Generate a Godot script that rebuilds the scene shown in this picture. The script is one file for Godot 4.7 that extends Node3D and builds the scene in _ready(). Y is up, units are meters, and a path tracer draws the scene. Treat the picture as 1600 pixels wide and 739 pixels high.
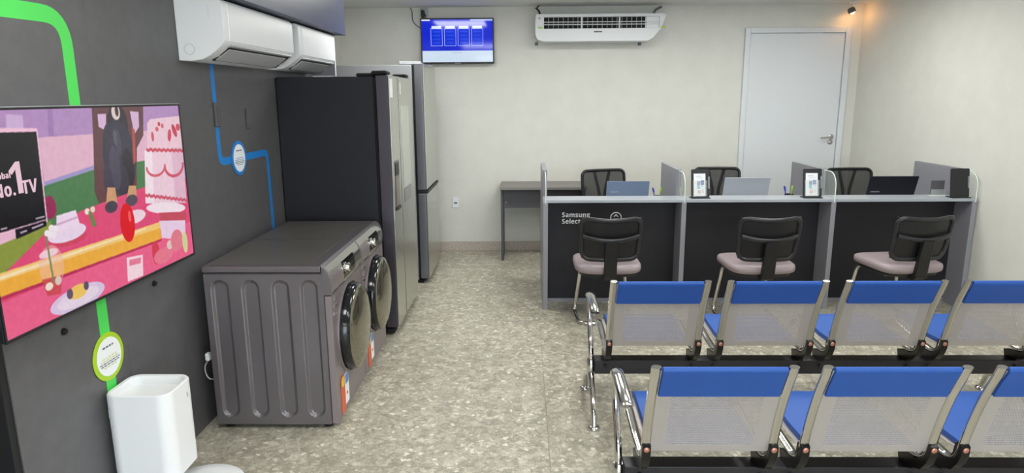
extends Node3D

# ---------------------------------------------------------------- mesh builder
class MB:
	var v := PackedVector3Array()
	var n := PackedVector3Array()
	var uv := PackedVector2Array()
	var t := Transform3D()

	func tri(a: Vector3, b: Vector3, c: Vector3, na: Vector3, nb: Vector3, nc: Vector3, ua := Vector2.ZERO, ub := Vector2.ZERO, uc := Vector2.ZERO) -> void:
		a = t * a; b = t * b; c = t * c
		var bs := t.basis
		na = (bs * na).normalized(); nb = (bs * nb).normalized(); nc = (bs * nc).normalized()
		var g := (b - a).cross(c - a)
		if g.length_squared() < 1e-18:
			return
		if g.dot(na + nb + nc) > 0.0:
			v.append(a); v.append(c); v.append(b)
			n.append(na); n.append(nc); n.append(nb)
			uv.append(ua); uv.append(uc); uv.append(ub)
		else:
			v.append(a); v.append(b); v.append(c)
			n.append(na); n.append(nb); n.append(nc)
			uv.append(ua); uv.append(ub); uv.append(uc)

	func quad(a: Vector3, b: Vector3, c: Vector3, d: Vector3, na: Vector3, nb: Vector3, nc: Vector3, nd: Vector3) -> void:
		tri(a, b, c, na, nb, nc, Vector2(0, 0), Vector2(1, 0), Vector2(1, 1))
		tri(a, c, d, na, nc, nd, Vector2(0, 0), Vector2(1, 1), Vector2(0, 1))

	func flat4(a: Vector3, b: Vector3, c: Vector3, d: Vector3, nn: Vector3) -> void:
		quad(a, b, c, d, nn, nn, nn, nn)

	func box(c: Vector3, s: Vector3, bev := 0.0) -> void:
		var h := s * 0.5
		bev = minf(bev, minf(h.x, minf(h.y, h.z)) * 0.9)
		var ax: Array[Vector3] = [Vector3.RIGHT, Vector3.UP, Vector3.BACK]
		var P := func(sg: Array, a: int) -> Vector3:
			var r := c
			for k in 3:
				r += ax[k] * float(sg[k]) * (h[k] if k == a else h[k] - bev)
			return r
		for a in 3:
			var b := (a + 1) % 3
			var d := (a + 2) % 3
			for s1: int in [-1, 1]:
				var q := []
				for e in [[-1, -1], [1, -1], [1, 1], [-1, 1]]:
					var sg := [0, 0, 0]
					sg[a] = s1; sg[b] = e[0]; sg[d] = e[1]
					q.append(P.call(sg, a))
				flat4(q[0], q[1], q[2], q[3], ax[a] * s1)
				if bev > 0.0:
					for s2: int in [-1, 1]:
						var g := []
						for e: int in [-1, 1]:
							var sg := [0, 0, 0]
							sg[a] = s1; sg[b] = s2; sg[d] = e
							g.append([P.call(sg, a), P.call(sg, b)])
						quad(g[0][0], g[0][1], g[1][1], g[1][0], ax[a] * s1, ax[b] * s2, ax[b] * s2, ax[a] * s1)
		if bev > 0.0:
			for x: int in [-1, 1]:
				for y: int in [-1, 1]:
					for z: int in [-1, 1]:
						var sg := [x, y, z]
						tri(P.call(sg, 0), P.call(sg, 1), P.call(sg, 2), ax[0] * x, ax[1] * y, ax[2] * z)

	func bx(x0: float, x1: float, y0: float, y1: float, z0: float, z1: float, bev := 0.0) -> void:
		box(Vector3((x0 + x1) / 2, (y0 + y1) / 2, (z0 + z1) / 2), Vector3(absf(x1 - x0), absf(y1 - y0), absf(z1 - z0)), bev)

	# polygon in local XY, extruded along local Z from z0 to z1, chamfered by bev
	func prism(poly: PackedVector2Array, z0: float, z1: float, bev := 0.0, smooth := 40.0) -> void:
		var p := poly.duplicate()
		if Geometry2D.is_polygon_clockwise(p):
			p.reverse()
		var m := p.size()
		var en := []
		for i in m:
			var d := p[(i + 1) % m] - p[i]
			en.append(Vector2(d.y, -d.x).normalized())
		var inset := PackedVector2Array()
		for i in m:
			var na: Vector2 = en[(i + m - 1) % m]
			var nb: Vector2 = en[i]
			var mid := na + nb
			var l := maxf(0.35, mid.length_squared() / 2.0)
			inset.append(p[i] - mid / (2.0 * l) * bev)
		var c := cos(deg_to_rad(smooth))
		for i in m:
			var j := (i + 1) % m
			var nn: Vector2 = en[i]
			var pv: Vector2 = en[(i + m - 1) % m]
			var nx: Vector2 = en[j]
			var a2 := (nn + pv).normalized() if nn.dot(pv) > c else nn
			var b2 := (nn + nx).normalized() if nn.dot(nx) > c else nn
			var n0 := Vector3(a2.x, a2.y, 0)
			var n1 := Vector3(b2.x, b2.y, 0)
			quad(Vector3(p[i].x, p[i].y, z0 + bev), Vector3(p[j].x, p[j].y, z0 + bev), Vector3(p[j].x, p[j].y, z1 - bev), Vector3(p[i].x, p[i].y, z1 - bev), n0, n1, n1, n0)
			if bev > 0.0:
				quad(Vector3(p[i].x, p[i].y, z1 - bev), Vector3(p[j].x, p[j].y, z1 - bev), Vector3(inset[j].x, inset[j].y, z1), Vector3(inset[i].x, inset[i].y, z1), n0, n1, Vector3.BACK, Vector3.BACK)
				quad(Vector3(p[i].x, p[i].y, z0 + bev), Vector3(p[j].x, p[j].y, z0 + bev), Vector3(inset[j].x, inset[j].y, z0), Vector3(inset[i].x, inset[i].y, z0), n0, n1, Vector3.FORWARD, Vector3.FORWARD)
		var cp := inset if bev > 0.0 else p
		var ix := Geometry2D.triangulate_polygon(cp)
		for k in range(0, ix.size(), 3):
			var q := [cp[ix[k]], cp[ix[k + 1]], cp[ix[k + 2]]]
			for zz: Array in [[z1, Vector3.BACK], [z0, Vector3.FORWARD]]:
				tri(Vector3(q[0].x, q[0].y, zz[0]), Vector3(q[1].x, q[1].y, zz[0]), Vector3(q[2].x, q[2].y, zz[0]), zz[1], zz[1], zz[1])

	# sweep; ry is the half-size along "up", r across
	func tube(pts: PackedVector3Array, r: float, sides := 10, closed := false, ry := -1.0, up := Vector3.UP) -> void:
		if ry < 0.0:
			ry = r
		var m := pts.size()
		var fr := []
		var last := Vector3.ZERO
		for i in m:
			var d: Vector3
			if closed:
				d = (pts[(i + 1) % m] - pts[(i + m - 1) % m]).normalized()
			else:
				d = (pts[mini(i + 1, m - 1)] - pts[maxi(i - 1, 0)]).normalized()
			var u := last - d * last.dot(d)
			if i == 0 or u.length() < 0.01:
				u = up - d * up.dot(d)
				if u.length() < 0.01:
					u = Vector3.RIGHT - d * d.x
			u = u.normalized()
			last = u
			fr.append([u, d.cross(u)])
		var ring := func(i: int, k: int) -> Array:
			var a := TAU * k / sides
			var u: Vector3 = fr[i][0]
			var w: Vector3 = fr[i][1]
			return [pts[i] + u * (sin(a) * ry) + w * (cos(a) * r), (u * (sin(a) / ry) + w * (cos(a) / r)).normalized()]
		for i in (m if closed else m - 1):
			var j := (i + 1) % m
			for k in sides:
				var a: Array = ring.call(i, k)
				var b: Array = ring.call(i, (k + 1) % sides)
				var c: Array = ring.call(j, (k + 1) % sides)
				var d: Array = ring.call(j, k)
				quad(a[0], b[0], c[0], d[0], a[1], b[1], c[1], d[1])
		if not closed:
			for e: Array in [[0, -1.0], [m - 1, 1.0]]:
				var i: int = e[0]
				var w: Vector3 = (pts[mini(i + 1, m - 1)] - pts[maxi(i - 1, 0)]).normalized() * float(e[1])
				for k in sides:
					tri(pts[i], ring.call(i, k)[0], ring.call(i, (k + 1) % sides)[0], w, w, w)

	# profile of (radius, height) turned round local Y
	func lathe(pr: PackedVector2Array, seg := 24, smooth := 50.0) -> void:
		var m := pr.size()
		var sn := []
		for i in m - 1:
			var d := pr[i + 1] - pr[i]
			sn.append(Vector2(d.y, -d.x).normalized())
		var c := cos(deg_to_rad(smooth))
		for i in m - 1:
			var nn: Vector2 = sn[i]
			var n0 := nn
			var n1 := nn
			if i > 0 and nn.dot(sn[i - 1]) > c:
				n0 = (nn + sn[i - 1]).normalized()
			if i < m - 2 and nn.dot(sn[i + 1]) > c:
				n1 = (nn + sn[i + 1]).normalized()
			for k in seg:
				var a := TAU * k / seg
				var b := TAU * (k + 1) / seg
				var ca := Vector3(cos(a), 0, sin(a))
				var cb := Vector3(cos(b), 0, sin(b))
				var y0 := Vector3(0, pr[i].y, 0)
				var y1 := Vector3(0, pr[i + 1].y, 0)
				quad(ca * pr[i].x + y0, cb * pr[i].x + y0, cb * pr[i + 1].x + y1, ca * pr[i + 1].x + y1, ca * n0.x + Vector3(0, n0.y, 0), cb * n0.x + Vector3(0, n0.y, 0), cb * n1.x + Vector3(0, n1.y, 0), ca * n1.x + Vector3(0, n1.y, 0))

	func superell(c: Vector3, r: Vector3, e1: float, e2: float, nu := 32, nv := 14, bend := 0.0) -> void:
		var pw := func(x: float, e: float) -> float:
			return signf(x) * pow(absf(x), e)
		var P := func(i: int, j: int) -> Array:
			var ph := -PI / 2 + PI * j / nv
			var th := TAU * i / nu
			var cx: float = pw.call(cos(ph), e1)
			var q := Vector3(cx * float(pw.call(cos(th), e2)), pw.call(sin(ph), e1), cx * float(pw.call(sin(th), e2)))
			var cn: float = pw.call(cos(ph), 2.0 - e1)
			var nn := Vector3(cn * float(pw.call(cos(th), 2.0 - e2)) / r.x, float(pw.call(sin(ph), 2.0 - e1)) / r.y, cn * float(pw.call(sin(th), 2.0 - e2)) / r.z)
			var pos := c + q * r
			pos.y += bend * (q.x * q.x)
			return [pos, nn.normalized() if nn.length() > 1e-6 else Vector3(0, signf(sin(ph)), 0)]
		for i in nu:
			for j in nv:
				var a: Array = P.call(i, j)
				var b: Array = P.call((i + 1) % nu, j)
				var d: Array = P.call((i + 1) % nu, j + 1)
				var e: Array = P.call(i, j + 1)
				quad(a[0], b[0], d[0], e[0], a[1], b[1], d[1], e[1])

	# f(u, v) -> point on a grid; a smooth open surface, or a sheet with thickness
	func sheet(f: Callable, nu: int, nv: int, th := 0.0) -> void:
		var P := []
		var Q := []
		for i in nu + 1:
			var rp := []
			var rq := []
			for j in nv + 1:
				var u := float(i) / nu
				var w := float(j) / nv
				var e := 0.002
				var du: Vector3 = f.call(minf(u + e, 1.0), w) - f.call(maxf(u - e, 0.0), w)
				var dv: Vector3 = f.call(u, minf(w + e, 1.0)) - f.call(u, maxf(w - e, 0.0))
				rp.append(f.call(u, w))
				rq.append(du.cross(dv).normalized())
			P.append(rp)
			Q.append(rq)
		for i in nu:
			for j in nv:
				for sd: float in ([1.0, -1.0] if th > 0.0 else [1.0]):
					var o := []
					for e in [[0, 0], [1, 0], [1, 1], [0, 1]]:
						var nn: Vector3 = Q[i + e[0]][j + e[1]]
						o.append([P[i + e[0]][j + e[1]] + nn * (sd * th * 0.5), nn * sd])
					quad(o[0][0], o[1][0], o[2][0], o[3][0], o[0][1], o[1][1], o[2][1], o[3][1])
		if th > 0.0:
			var rim := []
			for i in nu + 1: rim.append([i, 0])
			for j in range(1, nv + 1): rim.append([nu, j])
			for i in range(nu - 1, -1, -1): rim.append([i, nv])
			for j in range(nv - 1, -1, -1): rim.append([0, j])
			var mid: Vector3 = P[nu / 2][nv / 2]
			for k in rim.size() - 1:
				var a: Vector3 = P[rim[k][0]][rim[k][1]]
				var b: Vector3 = P[rim[k + 1][0]][rim[k + 1][1]]
				var na: Vector3 = Q[rim[k][0]][rim[k][1]] * th * 0.5
				var nb: Vector3 = Q[rim[k + 1][0]][rim[k + 1][1]] * th * 0.5
				var w := (b - a).cross(na).normalized()
				if w.dot((a + b) * 0.5 - mid) < 0.0:
					w = -w
				flat4(a + na, b + nb, b - nb, a - na, w)

	func mesh() -> ArrayMesh:
		var ar := []
		ar.resize(Mesh.ARRAY_MAX)
		ar[Mesh.ARRAY_VERTEX] = v
		ar[Mesh.ARRAY_NORMAL] = n
		ar[Mesh.ARRAY_TEX_UV] = uv
		var m := ArrayMesh.new()
		m.add_surface_from_arrays(Mesh.PRIMITIVE_TRIANGLES, ar)
		return m


# ---------------------------------------------------------------- small helpers
var M := {}
var taken := {}

func mb(org := Vector3.ZERO) -> MB:
	var m := MB.new()
	m.t = Transform3D(Basis(), -org)
	return m

func numbered(called: String) -> String:
	if not taken.has(called):
		taken[called] = 0
		return called
	taken[called] += 1
	return "%s_%03d" % [called, taken[called]]

func thing(called: String, label: String, category: String, at := Vector3.ZERO, group := "") -> Node3D:
	var o := Node3D.new()
	o.name = numbered(called)
	add_child(o)
	o.position = at
	o.set_meta("label", label)
	o.set_meta("category", category)
	if group:
		o.set_meta("group", group)
	return o

func obj(called: String, m: MB, mat: Material, parent: Node3D) -> MeshInstance3D:
	return inst(called, m.mesh(), mat, parent)

func inst(called: String, mesh: Mesh, mat: Material, parent: Node3D) -> MeshInstance3D:
	var o := MeshInstance3D.new()
	o.name = numbered(called) if parent == self else called
	o.mesh = mesh
	o.material_override = mat
	parent.add_child(o, true)
	return o

func struct(called: String, m: MB, mat: Material, label := "") -> MeshInstance3D:
	var o := obj(called, m, mat, self)
	o.set_meta("kind", "structure")
	if label:
		o.set_meta("label", label)
	return o

func dup(root: Node3D, called: String, at: Vector3, turn: float, label: String, group := "") -> Node3D:
	var r: Node3D = root.duplicate()
	r.name = numbered(called)
	add_child(r)
	r.position = at
	r.rotation.y = turn
	r.set_meta("label", label)
	if group:
		r.set_meta("group", group)
	return r

func text(called: String, s: String, height: float, mat: Material, parent: Node3D, at: Vector3, turn: Basis, bold := true, left := true) -> MeshInstance3D:
	var tm := TextMesh.new()
	var f := SystemFont.new()
	f.font_names = PackedStringArray(["Droid Sans"])
	f.font_weight = 700 if bold else 400
	tm.font = f
	tm.text = s
	tm.font_size = 64
	tm.pixel_size = height / 64.0 * 1.38
	tm.depth = 0.0012
	tm.horizontal_alignment = HORIZONTAL_ALIGNMENT_LEFT if left else HORIZONTAL_ALIGNMENT_CENTER
	var o := inst(called, tm, mat, parent)
	o.transform = Transform3D(turn, at)
	return o

func mat(hex: String, rough := 0.6, metal := 0.0, extra := {}) -> StandardMaterial3D:
	var m := StandardMaterial3D.new()
	m.albedo_color = Color(hex)
	m.roughness = rough
	m.metallic = metal
	for k in extra:
		m.set(k, extra[k])
	return m

func rrect(x0: float, y0: float, x1: float, y1: float, r: float, k := 5) -> PackedVector2Array:
	var p := PackedVector2Array()
	for c: Array in [[x1 - r, y0 + r, -PI / 2], [x1 - r, y1 - r, 0.0], [x0 + r, y1 - r, PI / 2], [x0 + r, y0 + r, PI]]:
		for i in k + 1:
			var a: float = c[2] + PI / 2 * i / k
			p.append(Vector2(c[0] + cos(a) * r, c[1] + sin(a) * r))
	return p

func disc(r: float, k := 32, c := Vector2.ZERO) -> PackedVector2Array:
	var p := PackedVector2Array()
	for i in k:
		p.append(c + Vector2(cos(TAU * i / k), sin(TAU * i / k)) * r)
	return p

func fillet(pts: Array, r: float, k := 5) -> PackedVector3Array:
	var o := PackedVector3Array()
	o.append(pts[0])
	for i in range(1, pts.size() - 1):
		var p: Vector3 = pts[i]
		var a: Vector3 = pts[i - 1]
		var b: Vector3 = pts[i + 1]
		var ra := minf(r, (a - p).length() * 0.48)
		var rb := minf(r, (b - p).length() * 0.48)
		var pa := p + (a - p).normalized() * ra
		var pb := p + (b - p).normalized() * rb
		for j in k + 1:
			var t := float(j) / k
			o.append(pa * (1 - t) * (1 - t) + p * 2 * t * (1 - t) + pb * t * t)
	o.append(pts[pts.size() - 1])
	return o

func loop(pts: PackedVector2Array) -> PackedVector3Array:
	var o := PackedVector3Array()
	for p in pts:
		o.append(Vector3(p.x, p.y, 0))
	return o

# local XY plane -> (toward -z, up), extrusion along +x
const SIDE := Basis(Vector3(0, 0, -1), Vector3(0, 1, 0), Vector3(1, 0, 0))
# local XY plane -> (toward +x, up), extrusion along +z is the plain basis; this one lies on a wall that faces +x
const ON_LEFT := Basis(Vector3(0, 0, -1), Vector3(0, 1, 0), Vector3(1, 0, 0))

# ---------------------------------------------------------------- pictures
class Pic:
	var w: int
	var h: int
	var d: PackedByteArray
	func _init(ww: int, hh: int, c: Color) -> void:
		w = ww; h = hh
		var im := Image.create(w, h, false, Image.FORMAT_RGB8)
		im.fill(c)
		d = im.get_data()
	func put(x: int, y: int, c: Color, a := 1.0) -> void:
		if x < 0 or y < 0 or x >= w or y >= h:
			return
		var i := (y * w + x) * 3
		d[i] = int(lerpf(d[i], c.r8, a)); d[i + 1] = int(lerpf(d[i + 1], c.g8, a)); d[i + 2] = int(lerpf(d[i + 2], c.b8, a))
	func poly(pts: Array, c: Color, a := 1.0) -> void:
		var y0 := h
		var y1 := 0
		for p in pts:
			y0 = mini(y0, int(p[1])); y1 = maxi(y1, int(p[1]))
		for y in range(maxi(0, y0), mini(h - 1, y1) + 1):
			var xs := []
			for i in pts.size():
				var p: Array = pts[i]
				var q: Array = pts[(i + 1) % pts.size()]
				if (p[1] <= y) != (q[1] <= y):
					xs.append(p[0] + (q[0] - p[0]) * (y - p[1]) / float(q[1] - p[1]))
			xs.sort()
			for k in range(0, xs.size() - 1, 2):
				for x in range(maxi(0, int(xs[k])), mini(w - 1, int(xs[k + 1])) + 1):
					put(x, y, c, a)
	func ell(cx: float, cy: float, rx: float, ry: float, c: Color, a := 1.0, turn := 0.0) -> void:
		var m := int(ceil(maxf(rx, ry)))
		var cs := cos(turn)
		var sn := sin(turn)
		for y in range(-m, m + 1):
			for x in range(-m, m + 1):
				var px := (x * cs + y * sn) / rx
				var py := (-x * sn + y * cs) / ry
				if px * px + py * py <= 1.0:
					put(int(cx) + x, int(cy) + y, c, a)
	func image() -> Image:
		return Image.create_from_data(w, h, false, Image.FORMAT_RGB8, d)
	func tex() -> ImageTexture:
		var im := image()
		im.generate_mipmaps()
		return ImageTexture.create_from_image(im)

func noise_tex(seedn: int, freq: float, lo: Color, hi: Color, size := 512, oct := 4) -> ImageTexture:
	var fn := FastNoiseLite.new()
	fn.seed = seedn
	fn.frequency = freq
	fn.fractal_octaves = oct
	var im := fn.get_seamless_image(size, size)
	im.convert(Image.FORMAT_RGB8)
	var d := im.get_data()
	for i in size * size:
		var k := d[i * 3] / 255.0
		d[i * 3] = int(lerpf(lo.r8, hi.r8, k)); d[i * 3 + 1] = int(lerpf(lo.g8, hi.g8, k)); d[i * 3 + 2] = int(lerpf(lo.b8, hi.b8, k))
	var o := Image.create_from_data(size, size, false, Image.FORMAT_RGB8, d)
	o.generate_mipmaps()
	return ImageTexture.create_from_image(o)

# pebbly stone print of the porcelain tiles
func stone_tex(size: int) -> ImageTexture:
	var layer := func(sd: int, fr: float, kind: int, ret: int, octs: int, warp: float) -> PackedByteArray:
		var fn := FastNoiseLite.new()
		fn.seed = sd
		fn.frequency = fr
		fn.noise_type = kind
		fn.fractal_type = FastNoiseLite.FRACTAL_FBM if octs > 1 else FastNoiseLite.FRACTAL_NONE
		fn.fractal_octaves = octs
		fn.cellular_return_type = ret
		fn.cellular_jitter = 1.0
		if warp > 0.0:
			fn.domain_warp_enabled = true
			fn.domain_warp_amplitude = warp
			fn.domain_warp_frequency = 0.03
		var im := fn.get_image(size, size)
		im.convert(Image.FORMAT_L8)
		return im.get_data()
	var CELL := FastNoiseLite.RETURN_CELL_VALUE
	var EDGE := FastNoiseLite.RETURN_DISTANCE2_SUB
	var a: PackedByteArray = layer.call(11, 0.006, FastNoiseLite.TYPE_SIMPLEX_SMOOTH, CELL, 4, 0.0)
	var b: PackedByteArray = layer.call(12, 0.12, FastNoiseLite.TYPE_SIMPLEX, CELL, 3, 0.0)
	var c1: PackedByteArray = layer.call(13, 0.022, FastNoiseLite.TYPE_CELLULAR, CELL, 1, 18.0)
	var e1: PackedByteArray = layer.call(13, 0.022, FastNoiseLite.TYPE_CELLULAR, EDGE, 1, 18.0)
	var c2: PackedByteArray = layer.call(14, 0.06, FastNoiseLite.TYPE_CELLULAR, CELL, 1, 10.0)
	var p := Pic.new(size, size, Color.BLACK)
	for i in size * size:
		var k := (a[i] - 128) * 0.07 + (b[i] - 128) * 0.16 + (c1[i] - 128) * 0.09 + (c2[i] - 128) * 0.12
		if e1[i] < 14:
			k -= 12.0
		p.d[i * 3] = clampi(int(179 + k), 0, 255)
		p.d[i * 3 + 1] = clampi(int(174 + k), 0, 255)
		p.d[i * 3 + 2] = clampi(int(157 + k * 0.95), 0, 255)
	var rng := RandomNumberGenerator.new()
	rng.seed = 5
	var pebble := func(r: float, c: Color, al: float, ring: bool) -> void:
		var cx := rng.randf() * size
		var cy := rng.randf() * size
		var ph := rng.randf() * TAU
		var sq := rng.randf_range(0.4, 0.85)
		var k1 := rng.randf_range(0.05, 0.22)
		var k2 := rng.randf_range(0.03, 0.14)
		var p1 := rng.randf() * TAU
		var p2 := rng.randf() * TAU
		var cs := cos(ph)
		var sn := sin(ph)
		var m := int(r * 1.35) + 1
		for y in range(-m, m + 1):
			for x in range(-m, m + 1):
				var px := x * cs + y * sn
				var py := (-x * sn + y * cs) / sq
				var th := atan2(py, px)
				var rr := r * (1.0 + k1 * sin(3 * th + p1) + k2 * sin(5 * th + p2))
				var q := sqrt(px * px + py * py) / rr
				if q < 1.0:
					var cc := c
					var aa := al
					if ring:
						if q < 0.78:
							aa = al * 0.35
							cc = c.darkened(0.35)
					p.put(posmod(int(cx) + x, size), posmod(int(cy) + y, size), cc, aa * (1.0 if q < 0.9 else 0.6))
	var light := Color8(228, 224, 208)
	var dark := Color8(140, 137, 120)
	for i in 2400:
		pebble.call(rng.randf_range(2.0, 6.0), light if rng.randf() < 0.6 else dark, rng.randf_range(0.2, 0.6), false)
	for i in 420:
		pebble.call(rng.randf_range(7.0, 16.0), light if rng.randf() < 0.5 else dark, rng.randf_range(0.25, 0.65), rng.randf() < 0.15)
	for i in 70:
		pebble.call(rng.randf_range(16.0, 32.0), light if rng.randf() < 0.4 else dark, rng.randf_range(0.2, 0.5), rng.randf() < 0.3)
	for i in 1200:
		pebble.call(rng.randf_range(1.5, 3.5), light if rng.randf() < 0.5 else dark, rng.randf_range(0.3, 0.8), false)
	for i in 260:
		pebble.call(rng.randf_range(5.0, 14.0), Color8(238, 235, 222), rng.randf_range(0.5, 0.9), false)
	return p.tex()

func make_materials() -> void:
	var wn := noise_tex(3, 0.02, Color8(218, 217, 208), Color8(224, 223, 215), 512, 5)
	M.wall = mat("ffffff", 0.55, 0.0, {"albedo_texture": wn, "uv1_triplanar": true, "uv1_world_triplanar": true, "uv1_scale": Vector3(0.4, 0.4, 0.4)})
	M.ceiling = mat("dedfdd", 0.8)
	var dn := noise_tex(4, 0.03, Color8(88, 87, 89), Color8(97, 96, 98), 512, 5)
	M.cladding = mat("ffffff", 0.42, 0.0, {"albedo_texture": dn, "uv1_triplanar": true, "uv1_world_triplanar": true, "uv1_scale": Vector3(0.7, 0.7, 0.7)})
	M.soffit = mat("454a5e", 0.4)
	M.black_edge = mat("141416", 0.7)
	M.pane = mat("ffffff", 0.02, 0.0, {"transparency": BaseMaterial3D.TRANSPARENCY_ALPHA})
	M.pane.albedo_color.a = 0.06
	M.pavement = mat("a5a39c", 0.9)
	M.grout = mat("8d8b80", 0.9)
	var stone := stone_tex(1024)
	M.tile = mat("ffffff", 0.36, 0.0, {"albedo_texture": stone})
	var sk := noise_tex(31, 0.06, Color8(160, 148, 136), Color8(214, 203, 190), 512, 4)
	M.skirting = mat("ffffff", 0.5, 0.0, {"albedo_texture": sk, "uv1_triplanar": true, "uv1_world_triplanar": true, "uv1_scale": Vector3(1.6, 1.6, 1.6)})
	M.door = mat("dde1e4", 0.4)
	M.chrome = mat("d2d0cc", 0.13, 1.0)
	M.steel = mat("c2c0bb", 0.3, 1.0)
	M.white = mat("eceef0", 0.48)
	M.white_soft = mat("e4e6e8", 0.5)
	M.grey_plastic = mat("b4b8bb", 0.4)
	M.louver = mat("b9b9bb", 0.45)
	M.black = mat("1b1b1e", 0.45)
	M.black_gloss = mat("0c0c0e", 0.08)
	M.rubber = mat("121213", 0.8)
	M.green = mat("4fd95a", 0.45)
	M.lime = mat("a9cf2b", 0.45)
	M.blue_line = mat("1f80cf", 0.45)
	M.print_white = mat("eef1f4", 0.5)
	M.print_grey = mat("6a6f78", 0.6)
	M.print_lime = mat("c9d68a", 0.6)
	M.print_blue = mat("7fa6d6", 0.6)
	M.plate_dark = mat("57565a", 0.5)
	M.lam_grey = mat("8c8c93", 0.4)
	M.lam_top = mat("a3a9b0", 0.3)
	M.lam_black = mat("15141b", 0.6)
	M.lam_brown = mat("7d7975", 0.42)
	M.lam_brown_dark = mat("4c4b50", 0.5)
	M.acrylic = mat("eef6f2", 0.05, 0.0, {"transparency": BaseMaterial3D.TRANSPARENCY_ALPHA})
	M.acrylic.albedo_color.a = 0.16
	M.acrylic_edge = mat("e3efe6", 0.25)
	M.mesh_black = mat("2b2c2f", 0.85, 0.0, {"transparency": BaseMaterial3D.TRANSPARENCY_ALPHA})
	M.mesh_black.albedo_color.a = 0.62
	M.vinyl = mat("9c8e92", 0.42)
	M.plastic = mat("151518", 0.42)
	M.plastic_rim = mat("242427", 0.3)
	M.blue_vinyl = mat("1d52a4", 0.5)
	M.perf = mat("b7b1ad", 0.42, 0.3)
	M.beam = mat("1d1b20", 0.4)
	M.bracket = mat("1a1918", 0.3, 0.3)
	M.copper = mat("c98a78", 0.3, 0.6)
	M.inox = mat("787376", 0.33, 0.5)
	M.inox_light = mat("948a8d", 0.36, 0.5)
	M.inox_top = mat("6f6c67", 0.3, 0.3)
	M.panel_gloss = mat("a8a8a3", 0.14, 0.9)
	M.door_glass = mat("8d8878", 0.1, 0.85)
	M.ring_black = mat("15171b", 0.12)
	M.fridge_side = mat("16171f", 0.65)
	M.fridge_edge = mat("4a454c", 0.4, 0.5)
	M.fridge_door = mat("c2c4bc", 0.24, 0.9)
	M.fridge2_side = mat("b0b1b3", 0.38, 0.5)
	M.fridge2_edge = mat("77767b", 0.35, 0.6)
	M.orange = mat("e0643e", 0.5)
	M.yellow = mat("e6c23a", 0.5)
	M.sky_blue = mat("5b93d8", 0.5)
	M.laptop_silver = mat("b9bdc4", 0.38, 0.3)
	M.laptop_blue = mat("7f90aa", 0.38, 0.3)
	M.laptop_dark = mat("23252e", 0.38, 0.3)
	M.key = mat("1f2024", 0.6)
	M.paper = mat("f0f1f3", 0.7)
	M.pen_blue = mat("2b3fb8", 0.4)
	M.pen_green = mat("a8d23c", 0.4)
	M.lamp_face = mat("ffffff", 0.6, 0.0, {"emission_enabled": true, "emission": Color(1.0, 1.0, 0.985), "emission_energy_multiplier": 4.0})
	M.bulb = mat("fff0d8", 0.4, 0.0, {"emission_enabled": true, "emission": Color(1.0, 0.72, 0.42), "emission_energy_multiplier": 9.0})

const H_CEIL := 2.5
const X_L := -1.85
const X_CLAD := -1.6
const X_R := 3.39
const Z_B := -7.05
const Z_F := 3.2
const LIGHT_ENERGY := 1.38

func _ready() -> void:
	# ---- camera
	var cam := Camera3D.new()
	cam.name = "camera"
	add_child(cam)
	cam.fov = rad_to_deg(2.0 * atan(369.5 / 1050.0))
	cam.near = 0.05
	cam.far = 60.0
	cam.transform = Transform3D(Basis.from_euler(Vector3(deg_to_rad(-11.76), deg_to_rad(0.97), deg_to_rad(-0.377)), EULER_ORDER_YXZ), Vector3(0, 1.62, 0))
	cam.current = true
	# ---- surroundings
	var we := WorldEnvironment.new()
	we.name = "world"
	var env := Environment.new()
	env.background_mode = Environment.BG_COLOR
	env.background_color = Color(0.90, 0.95, 1.0)
	env.background_energy_multiplier = 9.0
	env.tonemap_mode = Environment.TONE_MAPPER_LINEAR
	env.tonemap_exposure = 1.0
	env.sdfgi_enabled = true
	env.ssao_enabled = true
	env.ssil_enabled = true
	we.environment = env
	add_child(we)
	make_materials()
	ceiling_lights()
	room()
	left_wall_things()
	appliances()
	back_wall_things()
	counters()
	waiting_benches()

# ---------------------------------------------------------------- lamps in the ceiling
func ceiling_lights() -> void:
	var first: Node3D = null
	for z: float in [-5.45, -3.6, -1.7, 2.0]:
		for x: float in [-0.75, 0.77, 2.29]:
			if x < 0.0 and z > -5.0 and z < -3.0:
				continue
			var at := Vector3(x, H_CEIL, z)
			var lab := "square LED ceiling panel %s, %s" % ["near the back wall" if z < -5.0 else ("before the entrance glass" if z > 0.0 else ("above the service chairs" if z < -3.0 else "in the middle row")), "on the appliance side" if x < 0.0 else ("on the side of the cream wall" if x > 2.0 else "along the room's centre")]
			var grp := "LED panels in the ceiling"
			if first == null:
				first = thing("ceiling_panel_light", lab, "ceiling light", at, grp)
				var f := mb()
				for s: float in [-1.0, 1.0]:
					f.bx(s * 0.30, s * 0.315, -0.008, 0.0, -0.315, 0.315, 0.002)
					f.bx(-0.30, 0.30, -0.008, 0.0, s * 0.30, s * 0.315, 0.002)
				obj("frame", f, M.white, first)
				var d := mb()
				d.bx(-0.3, 0.3, -0.004, 0.0, -0.3, 0.3)
				obj("light_diffuser", d, M.lamp_face, first)
				var l := AreaLight3D.new()
				l.name = "panel_lamp"
				l.area_size = Vector2(0.6, 0.6)
				l.light_energy = LIGHT_ENERGY
				l.light_color = Color(1.0, 1.0, 0.985)
				l.area_range = 14.0
				l.area_attenuation = 2.0
				l.shadow_enabled = true
				l.position = Vector3(0, -0.012, 0)
				l.rotation.x = -PI / 2
				first.add_child(l)
			else:
				dup(first, "ceiling_panel_light", at, 0.0, lab, grp)

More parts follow.
